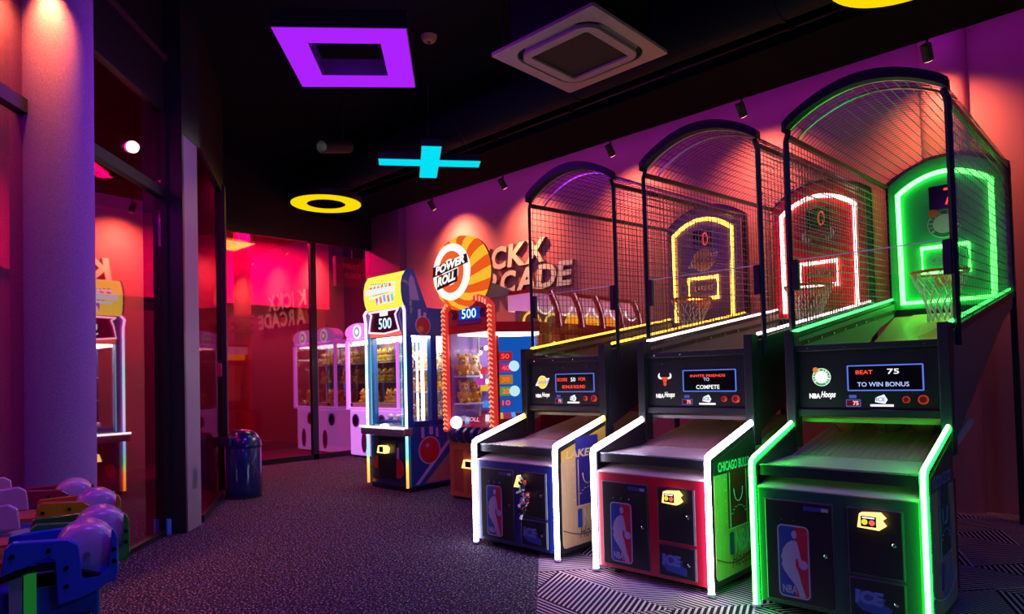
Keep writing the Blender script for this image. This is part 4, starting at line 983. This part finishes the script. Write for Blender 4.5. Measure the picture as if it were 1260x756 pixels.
MB().prism([(-.40, 2.13), (.40, 2.13), (.40, 2.32), (.25, 2.42), (0, 2.46), (-.25, 2.42), (-.40, 2.32)], (0, .10, 0), FX, FZ, .08).build('header', mat('header_orange', (.45, .10, .03), .4), t)
mb = MB().box(-.16, .20, .008, .02, 2.20, 2.34); mb.mat(1).text('500', (.02, .007, 2.27), FX, FZ, .26, .115, .003, .01)
for s, x0 in ((1, -.30), (-1, .30)):
    for k in range(2):
        for v in (-1, 1): mb.mat(2).bar((x0+s*k*.05, .012, 2.27+v*.05), (x0+s*(k*.05+.04), .012, 2.27), .012, .02)
mb.mat(3).box(-.20, .22, .008, .02, 2.145, 2.185)
mb.build('score_display', [glow('score_blue', (.01, .06, .55), .8), glow('score_cyan2', (.5, .85, 1), 1.6), mat('chevron_dark', (.06, .03, .12), .4), mat('name_strip', (.22, .05, .25), .4)], t)
# round striped sign
cx, cz = -.135, 2.78
YO = glow('sign_yellow', (1, .52, .03), .95); ROR = glow('sign_orange', (1, .12, .015), .85)
sgm = MB(); NS = 40
prof = [(.335, -.13), (.40, -.09), (.46, .02), (.47, .10)]
for i, (r0, y0) in enumerate(prof):
    pass
for k in range(NS):
    sgm.mat(0 if (k % 4) < 2 else 1)
    for (r0, y0), (r1, y1), tw0, tw1 in zip(prof, prof[1:], (0, .16, .34), (.16, .34, .42)):
        a0, a1 = 2*math.pi*k/NS, 2*math.pi*(k+1)/NS
        P = lambda r, y, a: (cx+r*math.cos(a), y, cz+r*1.0*math.sin(a))
        sgm.add([P(r0, y0, a0+tw0), P(r0, y0, a1+tw0), P(r1, y1, a1+tw1), P(r1, y1, a0+tw1)], [(0, 1, 2, 3)])
sgn = sgm.build('striped_rim', [YO, ROR], t, smooth=True)
mb = MB().prism(disc(cx, cz, .342, 36, .345), (0, -.10, 0), FX, FZ, .035); mb.mat(1).prism(disc(cx, cz, .23, 30, .255), (0, -.135, 0), FX, FZ, .004)
mb.mat(0).prism(disc(cx-.01, cz, .15, 24, .16), (0, -.139, 0), FX, FZ, .003)
mb.mat(2).prism([(cx-.34, cz-.035), (cx+.32, cz+.075), (cx+.30, cz+.185), (cx-.33, cz+.09)], (0, -.142, 0), FX, FZ, .003)
mb.mat(2).prism([(cx-.26, cz-.20), (cx+.12, cz-.125), (cx+.13, cz+.03), (cx-.26, cz-.04)], (0, -.142, 0), FX, FZ, .003)
U = Vector((.986, 0, .166))
mb.mat(0).text('POWER', (cx, -.146, cz+.085), U, (.12, 0, .99), .56, .105, .004, .05, .05); mb.mat(0).text('ROLL', (cx-.07, -.146, cz-.075), U, (.12, 0, .99), .34, .12, .004, .05, .05)
mb.build('sign_face', [glow('sign_white', (1, .96, .88), 1.1), glow('disc_red', (1, .13, .03), .9), BLACK], t)
MB().lathe([(.465, .09), (.465, .14), (.3, .16)], (cx, 0, cz), 'Y', 36).build('sign_back', mat('sign_back', (.4, .1, .03), .4), t)
MB().prism([(-.58, 2.40), (-.28, 2.40), (-.28, 3.10), (-.36, 3.12)], (0, .30, 0), FX, FZ, .04).build('sign_fin', mat('fin_amber', (.75, .30, .02), .4, emit=(1, .35, .02), strength=.25), t)
# glazed playfield
MB().box(-.40, .40, .03, .04, .96, 2.04).build('front_glass', CLEAR, t)
MB().box(-.43, -.40, .03, .50, .74, 2.13).build('side_frame', RED, t); MB().box(.36, .42, .05, .11, .74, 2.13).build('side_frame', RED, t)
pf = MB().prism([(.06, .86), (.06, .90), (1.10, 1.16), (1.10, 1.12)], (-.40, 0, 0), RY, FZ, .80).build('playfield', mat('play_red', (.45, .01, .03), .25), t)
mb = MB()
for i, (c, x) in enumerate(((0, -.22), (1, .05), (2, .2), (0, .32))): mb.mat(c).bar((x, .15+.1*i, .935+.025*i), (x-.2, .35+.1*i, .985+.025*i), .05, .02)
mb.build('playfield_print', [glow('pf_blue', (.1, .4, 1), .9), glow('pf_white', (1, 1, 1), .9), glow('pf_yellow', (1, .6, .05), .7)], pf)
pl = MB().lathe([(.075*math.sin(math.pi*k/10), -.075*math.cos(math.pi*k/10)) for k in range(11)], (-.22, -.03, .95), 'Z', 16).build('light_ball', WHITEGLOW, t, smooth=True)
MB().text('ROLL', (.02, .028, .99), FX, FZ, .24, .05, .003, .02, .2).build('glass_lettering', glow('glass_pink', (1, .4, .6), 1), t)
BKB = mat('back_glow_blue', (.05, .2, .6), .4, emit=(.03, .22, .85), strength=.5)
MB().box(-.40, .40, 1.12, 1.14, .96, 2.04).build('play_back', BKB, t)
for z in (1.16, 1.5): MB().box(-.395, -.16, .10, .40, z, z+.02).build('shelf', WHITE, t)
MB().box(-.40, -.395, .06, 1.12, .98, 2.04).build('inner_wall', mat('inner_violet', (.22, .12, .42), .4), t)
whl = MB().tube([(-.385, .66+.16*math.cos(a), 1.66+.22*math.sin(a)) for a in [2*math.pi*i/24 for i in range(24)]], .022, 6, closed=True)
whl.build('bonus_wheel', PURD, t)
for k in range(8): MB().lathe([(.03, 0), (.03, .02)], (-.37, .66+.16*math.cos(k*math.pi/4), 1.66+.22*math.sin(k*math.pi/4)), 'X', 12).build('wheel_lamp', WHITEGLOW, t)
for y, z, c in ((.58, 1.58, (.9, .03, .05)), (.60, 1.36, (1, .6, .02)), (.64, 1.14, (.05, .3, .9)), (.34, 1.44, (.7, .05, .5))): MB().prism(rrect(y-.075, y+.075, z-.045, z+.045, .02), (-.36 if y > .4 else -.15, 0, 0), RY, FZ, .02).build('prize_tag', glow('tag_%d' % int(z*100), c, .9), t)
MB().tube([(-.30, .46, 1.0), (-.30, .46, 2.04)], .018, 8).build('divider', mat('divider', (.4, .35, .4), .3, .5), t)
MB().box(-.36, .36, .15, 1.0, 2.02, 2.04).build('ceiling_light', glow('cabinet_light2', (1, .9, .8), 2.0), t)
WARP = zscale(1, 1, 1)
for i, (x, z, ci) in enumerate(((.15, 1.18, 0), (.34, 1.18, 0), (.15, 1.52, 0), (.34, 1.52, 1))):
    plush(ci, (-1.56-.27, 1.384+x, z*1.022+.002), random.uniform(.6, 1.1), '%s plush toy behind the glass of the roll-down machine, %s shelf %s' % (CN[ci], ('lower', 'upper')[i//2], ('left', 'right')[i % 2]))
WARP = zscale(1, 1, 1.022)
# chamfered side wing with numbered targets
A = Vector((.42, .05, 0)); B = Vector((.72, .50, 0)); dv = (B-A).normalized(); nv = Vector((dv.y, -dv.x, 0))
def wing(z0, z1, o0, o1, a=A, b=B):
    q = [a+nv*o0, b+nv*o0, b+nv*o1, a+nv*o1]
    return MB().add([(p.x, p.y, z0) for p in q]+[(p.x, p.y, z1) for p in q], [(0, 3, 2, 1)[::-1], (4, 5, 6, 7)[::-1], (0, 1, 5, 4)[::-1], (1, 2, 6, 5)[::-1], (2, 3, 7, 6)[::-1], (3, 0, 4, 7)[::-1]])
wing(1.06, 1.98, -.30, -.28).build('wing_back', glow('wing_blue', (.01, .12, .62), .7), t)
wing(.03, 1.0, -.05, .0).build('wing_base', mat('wing_red', (.30, .01, .02), .4), t)
wing(1.98, 2.02, -.2, .02).build('wing_light', glow('wing_light', (.85, .9, 1), 2.0), t)
wing(2.02, 2.14, -.1, .03).build('wing_lintel', RED, t)
mb = MB(); n2 = nv
for k, (s_, c) in enumerate((('50', 0), ('40', 1), ('30', 2), ('20', 3), ('10', 4))):
    o = A+dv*.16-nv*.20; z = 1.74-k*.14
    mb.mat(c).prism(rrect(-.09, .09, -.055, .055, .01), (o.x, o.y, z), tuple(dv), FZ, .01)
    mb.mat(5).text(s_, (o.x+n2.x*.012, o.y+n2.y*.012, z), tuple(dv), FZ, .10, .06, .003, .02)
mb.build('target_plates', [glow('tp%d' % i, c, .6) for i, c in enumerate(((.6, .02, .05), (.6, .03, .3), (.6, .3, .02), (.1, .5, .1), (.05, .1, .5)))]+[REDLED], t)
for z, c in ((1.62, (.5, .1, .8)), (1.32, (.1, .7, .25))):
    o = A+dv*.42-nv*.12
    MB().text('?', (o.x, o.y, z), tuple(dv), FZ, .10, .16, .004, .03).build('mystery_mark', glow('qm%d' % int(z*100), c, .9), t)
    MB().tube([tuple(Vector((o.x, o.y, z))-dv*.16-nv*.03), tuple(Vector((o.x, o.y, z))-dv*.16-nv*.02)], .065, 14).build('mystery_lamp', glow('mystery_lamp', (.45, .75, 1), 1.1), t)
# long red canopy running back to the wall
cx0 = .72
MB().box(.30, cx0, .50, 2.72, .03, 1.05).build('rear_cabinet', mat('rear_red', (.25, .01, .02), .4), t)
MB().box(.28, cx0+.02, .50, 2.72, 2.0, 2.14).build('canopy_beam', RED, t, bevel=.01)
MB().box(-.42, .30, .56, 2.72, .03, .80).build('rear_cabinet', mat('rear_red', (.25, .01, .02), .4), t)
MB().prism([(.20, 2.50), (.60, 2.50), (.70, 2.40), (.72, 2.30), (.2, 2.30)], (0, 2.72, 0), FX, FZ, 2.2).build('canopy_valance', mat('valance_pink', (.75, .42, .58), .4, emit=(1, .35, .6), strength=.30), t)
MB().box(.18, .64, .50, 2.74, 2.50, 2.545).build('canopy_cap', RED, t)
ROL = glow('scallop_white', (1, .80, .85), 1.0)
for k in range(6):
    y = .62+k*.38
    MB().tube([(cx0+.012, y+.15*math.cos(a), 2.36-.12*math.sin(a)) for a in [math.pi*i/12 for i in range(13)]], .012, 6).build('scallop_light', ROL, t)
for k in range(5):
    y = .80+k*.46
    pts = [(cx0+.03+.03*math.sin(math.pi*i/8), y+.18*(i/8)-.10, 2.52-.42*i/8) for i in range(9)]
    MB().tube(pts, .045, 8).build('canopy_rib', RED, t, smooth=True)
    MB().tube([(a+.04, b-.02, c) for a, b, c in pts], .009, 6).build('rib_light', glow('rib_pink', (1, .35, .5), .9), t)
MB().box(.32, .36, 1.5, 2.70, 2.14, 2.30).build('canopy_panel', mat('panel_amber', (.85, .35, .02), .4, emit=(1, .35, .01), strength=.6), t)
MB().box(.32, .36, .52, 1.5, 2.14, 2.30).build('canopy_panel', mat('panel_plum2', (.20, .05, .12), .4), t)
for k in range(4):
    y = .75+k*.42
    MB().tube([(.40, y+.16*math.cos(a), 2.16+.13*math.sin(a)) for a in [math.pi*i/10 for i in range(11)]], .016, 6).build('panel_arc', glow('arc_amber', (1, .55, .08), .9), t)
MB().box(cx0-.05, cx0-.03, .52, 2.70, 1.05, 2.0).build('canopy_back', mat('canopy_back', (.25, .03, .03), .4, emit=(1, .12, .03), strength=.18), t)
for k in range(6):
    MB().box(cx0-.03, cx0+.0, .60+k*.36, .66+k*.36, 1.05, 2.0).build('canopy_post', RED, t)
    MB().lathe([(.05, 0), (.05, .02)], (cx0-.03, .82+k*.36, 1.86), 'X', 12).build('canopy_lamp', glow('lamp_amber', (1, .55, .2), 1.4), t)
MB().prism([(.13, 2.44), (.13, 2.66), (.60, 2.56), (.60, 2.53)], (.20, 0, 0), RY, FZ, .03).build('sign_brace', mat('brace_grey', (.35, .32, .36), .4), t)
light('POINT', 'play_light', (0, .6, 1.8), (1, .85, .75), 6, t, .1)

# ------------------------------------------------------------------ pink claw machines
WARP = zscale(1, 1, 1.02)
PINK = mat('claw_pink_glow', (.72, .42, .80), .3, emit=(.70, .25, 1.0), strength=.8); PINKL = glow('claw_violet_tube', (.62, .12, 1.0), 1.8)  # lilac light is put into the body colour as emission
def claw(loc, label):
    t = thing('claw_machine', loc, label, 'claw machine', 0, 'pink claw machines by the far glass')
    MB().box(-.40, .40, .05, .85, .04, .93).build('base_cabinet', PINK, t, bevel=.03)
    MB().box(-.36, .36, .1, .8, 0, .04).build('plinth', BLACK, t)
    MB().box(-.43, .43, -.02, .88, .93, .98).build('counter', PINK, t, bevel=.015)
    mb = MB(); mb.prism(disc(-.18, .72, .12, 20, .13), (0, .049, 0), FX, FZ, .012); mb.mat(1).prism(disc(-.18, .72, .08, 18, .09), (0, .037, 0), FX, FZ, .004); mb.build('prize_port', [mat('port_rim', (.35, .12, .45), .3), BLACK], t)
    mb = MB().prism(disc(.10, .30, .09, 18, .20), (0, .049, 0), FX, FZ, .008); mb.build('body_recess', mat('recess_violet', (.25, .06, .35), .4), t)
    for s in (-1, 1):
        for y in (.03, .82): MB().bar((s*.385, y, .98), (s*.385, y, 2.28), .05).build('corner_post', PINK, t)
        MB().tube([(s*.40, -.005, .98), (s*.40, -.005, 2.28)], .016, 8).build('edge_light', PINKL, t)
        MB().box(s*.385-.004, s*.385+.004, .06, .80, .98, 2.28).build('side_glass', CLEAR, t)
    MB().box(-.36, .36, .03, .036, .98, 2.28).build('front_glass', CLEAR, t)
    MB().box(-.38, .38, .80, .83, .98, 2.28).build('back_panel', mat('claw_back', (.75, .70, .62), .6), t)
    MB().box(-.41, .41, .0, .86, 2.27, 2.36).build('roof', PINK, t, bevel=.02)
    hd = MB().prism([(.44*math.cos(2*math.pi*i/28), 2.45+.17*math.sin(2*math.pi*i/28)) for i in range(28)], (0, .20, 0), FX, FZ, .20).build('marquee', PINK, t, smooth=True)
    mb = MB().prism(disc(0, 2.45, .14, 22), (0, -.0, 0), FX, FZ, .01); mb.mat(1).prism(disc(0, 2.45, .10, 22), (0, -.01, 0), FX, FZ, .004); mb.mat(0).prism(disc(0, 2.45, .05, 16), (0, -.014, 0), FX, FZ, .003); mb.build('marquee_badge', [WHITELED, glow('badge_grey', (.55, .5, .75), .8)], hd)
    MB().box(-.34, .34, .10, .78, 2.24, 2.26).build('ceiling_light', glow('claw_light', (1, .9, .72), 6), t)
    MB().bar((-.34, .40, 2.20), (.34, .40, 2.20), .03).build('gantry', CHROME, t)
    c_ = MB().tube([(.02, .40, 2.2), (.02, .40, 1.95)], .012, 6).build('claw_cable', CHROME, t)
    for k in range(3):
        a = 2*math.pi*k/3; MB().tube([(.02, .40, 1.95), (.02+.09*math.cos(a), .40+.09*math.sin(a), 1.88), (.02+.05*math.cos(a), .40+.05*math.sin(a), 1.78)], .010, 6).build('claw_finger', CHROME, c_)
    MB().box(-.36, .36, .06, .80, .98, 1.06).build('prize_floor', mat('prize_floor', (.5, .4, .35), .7), t)
    for z in (1.45, 1.85): MB().box(-.36, .36, .56, .80, z, z+.015).build('shelf', WHITE, t)
    MB().tube([(-.20, -.02, 1.0), (-.20, -.04, 1.06)], .02, 8).build('joystick', BLACK, t)
    return t
for i, (x, nm) in enumerate(((-6.80, 'left'), (-5.92, 'right'))):
    WARP = zscale(1, 1, 1.02)
    claw((x, 3.25, 0), 'pink claw machine '+('right beside the far glass' if i == 0 else 'half hidden behind the blue prize cabinet'))
    WARP = zscale(1, 1, 1)
    for r_, (z, y) in enumerate(((1.06, .28), (1.465, .66), (1.865, .66))):
        for k in range(3):
            ci = (0, 1, 0)[(k+r_) % 3]
            plush(ci, (x-.22+k*.22, 3.25+y, z*1.02+.002), random.uniform(-.4, .4), '%s plush toy %s of the %s pink claw machine, %s' % (CN[ci], ('on the floor', 'on the lower shelf', 'on the upper shelf')[r_], ('outer', 'inner')[i], ('left one', 'middle one', 'right one')[k]))

# ------------------------------------------------------------------ litter bin and outlet box
BINM = mat('bin_navy', (.008, .02, .13), .22, .2, coat=.5)
t = thing('litter_bin', (-4.36, -.20, 0), 'navy blue domed litter bin beside the glass', 'litter bin')
MB().lathe([(.215, .0), (.225, .01), (.232, .10), (.232, .66), (.226, .67)], (0, 0, 0), 'Z', 32).build('bin_body', BINM, t, smooth=True)
dm = MB().lathe([(.236, .665), (.240, .68), (.240, .70)]+[(.236*math.cos(math.radians(a)), .70+.215*math.sin(math.radians(a))) for a in range(0, 91, 9)], (0, 0, 0), 'Z', 32).build('dome_lid', BINM, t, smooth=True)
MB().prism(rrect(-.13, .13, .70, .82, .02), (0, -.215, 0), FX, FZ, .03).build('flap', mat('flap_blue', (.01, .025, .16), .25, .3), dm)
MB().lathe([(.234, .0), (.236, .025)], (0, 0, 0), 'Z', 32).build('base_ring', RUBBER, t)
pz = gp(.27, .20, .52)
t = thing('outlet_box', pz, 'grey twin socket box on the grey post', 'socket', math.atan2(GD.y, GD.x)+math.pi)
MB().box(-.07, .07, -.075, .0, -.11, .11).build('box_body', mat('socket_grey', (.28, .33, .40), .4), t, bevel=.008)
for z in (-.055, .055): MB().box(-.06, .06, -.115, -.075, z-.048, z+.048).build('socket_cover', mat('socket_lid', (.36, .40, .52), .35), t, bevel=.014)
t = thing('skirting_lamp', gp(-.04, .06, .0), 'tiny blue glowing door stop at the foot of the angled glass', 'marker light')
MB().box(-.02, .02, -.02, .02, 0, .17).build('marker_body', mat('marker_blue', (.01, .03, .3), .4, emit=(.02, .06, .8), strength=.12), t, bevel=.004)
MB().box(-.025, .025, -.025, .025, 0, .02).build('marker_foot', BLACK, t)

# ------------------------------------------------------------------ four-lane roller game in the left foreground
ang = math.atan2(.214, -.977)
WARP = zscale(1, 1, 1.042)
t = thing('roller_game', (1.787, -3.451, 0), 'four-lane roller game with blue, green, yellow and red lane ends', 'arcade game', ang)
FBLUE = mat('game_blue', (.03, .13, .62), .35, vary=.25, vscale=40); TRIM = mat('game_trim', (.01, .01, .012), .4)
MB().box(.03, 1.70, .05, 2.3, .02, .80).build('base_cabinet', FBLUE, t, bevel=.01)
MB().box(.06, 1.67, .08, 2.28, 0, .02).build('plinth', BLACK, t)
MB().tube([(.012, .02+.0, .80), (.012, .19, .87), (.012, .26, .868), (.012, .36, .84), (.012, 1.2, .80)], .012, 6).build('edge_trim', TRIM, t)
mb = MB().box(.018, .03, .235, .27, .05, .86); mb.mat(1).box(.014, .03, .275, .31, .05, .86); mb.build('edge_light', [glow('green_strip', (.02, .3, .05), .35), mat('strip_pale', (.5, .55, .5), .4)], t)
MB().box(.005, .03, .075, .16, .40, .70).build('service_panel', BLACK, t, bevel=.01)
BRP = [(.33, .865), (.32, .945), (.30, .962), (.145, .950), (.115, .930), (.106, .86), (.104, .815), (.05, .818), (.024, .84), (.014, .968), (.006, .965), (-.004, .94), (-.006, .815), (.05, .775), (.113, .752), (.175, .742), (.182, .885), (.2, .90), (.26, .88)]
LANEW = wood_mat('lane_wood', (.58, .24, .05))
DRUM = mat('drum_frosted', (.72, .66, .76), .3, coat=.6)
for i, (x, dl, c, nm) in enumerate(((0, 0, (.02, .15, .85), 'blue'), (.31, -.058, (.03, .42, .03), 'green'), (.88, -.065, (.80, .34, .01), 'yellow'), (1.38, .02, (.32, .01, .05), 'red'))):
    m = mat('lane_end_'+nm, c, .18, coat=.5); sh_ = lambda P: [(a_+dl, b_) for a_, b_ in P]
    # local x = row, local y = lane; the (y, z) plane has normal +x
    br = MB().prism(sh_(BRP), (x, 0, 0), RY, FZ, .045).build('lane_end', m, t, bevel=.006, label=nm+' end bracket')
    MB().prism(sh_([(.33, .90), (.32, .945), (.12, .95), (.006, .95), (.006, .815), (.33, .84)]), (x+.25, 0, 0), RY, FZ, .03).build('lane_end_inner', m, t, bevel=.005)
    MB().box(x+.045, x+.25, dl, dl+.30, .78, .80).build('lane_tray', m, t)
    for y, z in ((.30, .92), (.20, .925), (.15, .86), (.15, .80), (.008, .90), (.008, .86)): MB().lathe([(.008, -.003), (.008, .004)], (x-.001, y+dl, z), 'X', 8).build('bolt', TRIM, br)
    r = .098
    MB().lathe([(.02, .0), (r*.78, .004), (r*.95, .02), (r, .05), (r, .17), (r*.95, .20), (.02, .212)], (x+.035, .088+dl, .888), 'X', 36).build('drum', DRUM, t, smooth=True)
    MB().lathe([(.010, -.012), (.012, .0)], (x+.035, .088+dl, .888), 'X', 12).build('drum_axle', CHROME, t)
    MB().prism(sh_([(.33, .88), (.33, .90), (2.28, .98), (2.28, .96)]), (x+.02, 0, 0), RY, FZ, .26).build('lane_board', LANEW, t)
    MB().prism(sh_([(.36, .90), (.37, .99), (.40, 1.01), (.60, .99), (.62, .92)]), (x+.27, 0, 0), RY, FZ, .035).build('lane_guard', mat('guard_white', (.62, .58, .66), .3), t, bevel=.006)
    if i == 0:
        tb = MB().prism([(-.05, -.08), (.20, -.08), (.20, .08), (-.05, .08)], (x+.16, .33, .965), (.3, .95, .0), (-.95, .3, .1), .012).build('score_tablet', mat('tablet_edge', (.5, .5, .55), .3), t)
        MB().prism([(-.035, -.065), (.185, -.065), (.185, .065), (-.035, .065)], Vector((x+.16, .33, .965))+Vector((.3, .95, 0)).cross(Vector((-.95, .3, .1))).normalized()*.012, (.3, .95, .0), (-.95, .3, .1), .003).build('tablet_screen', SCREEN, tb)
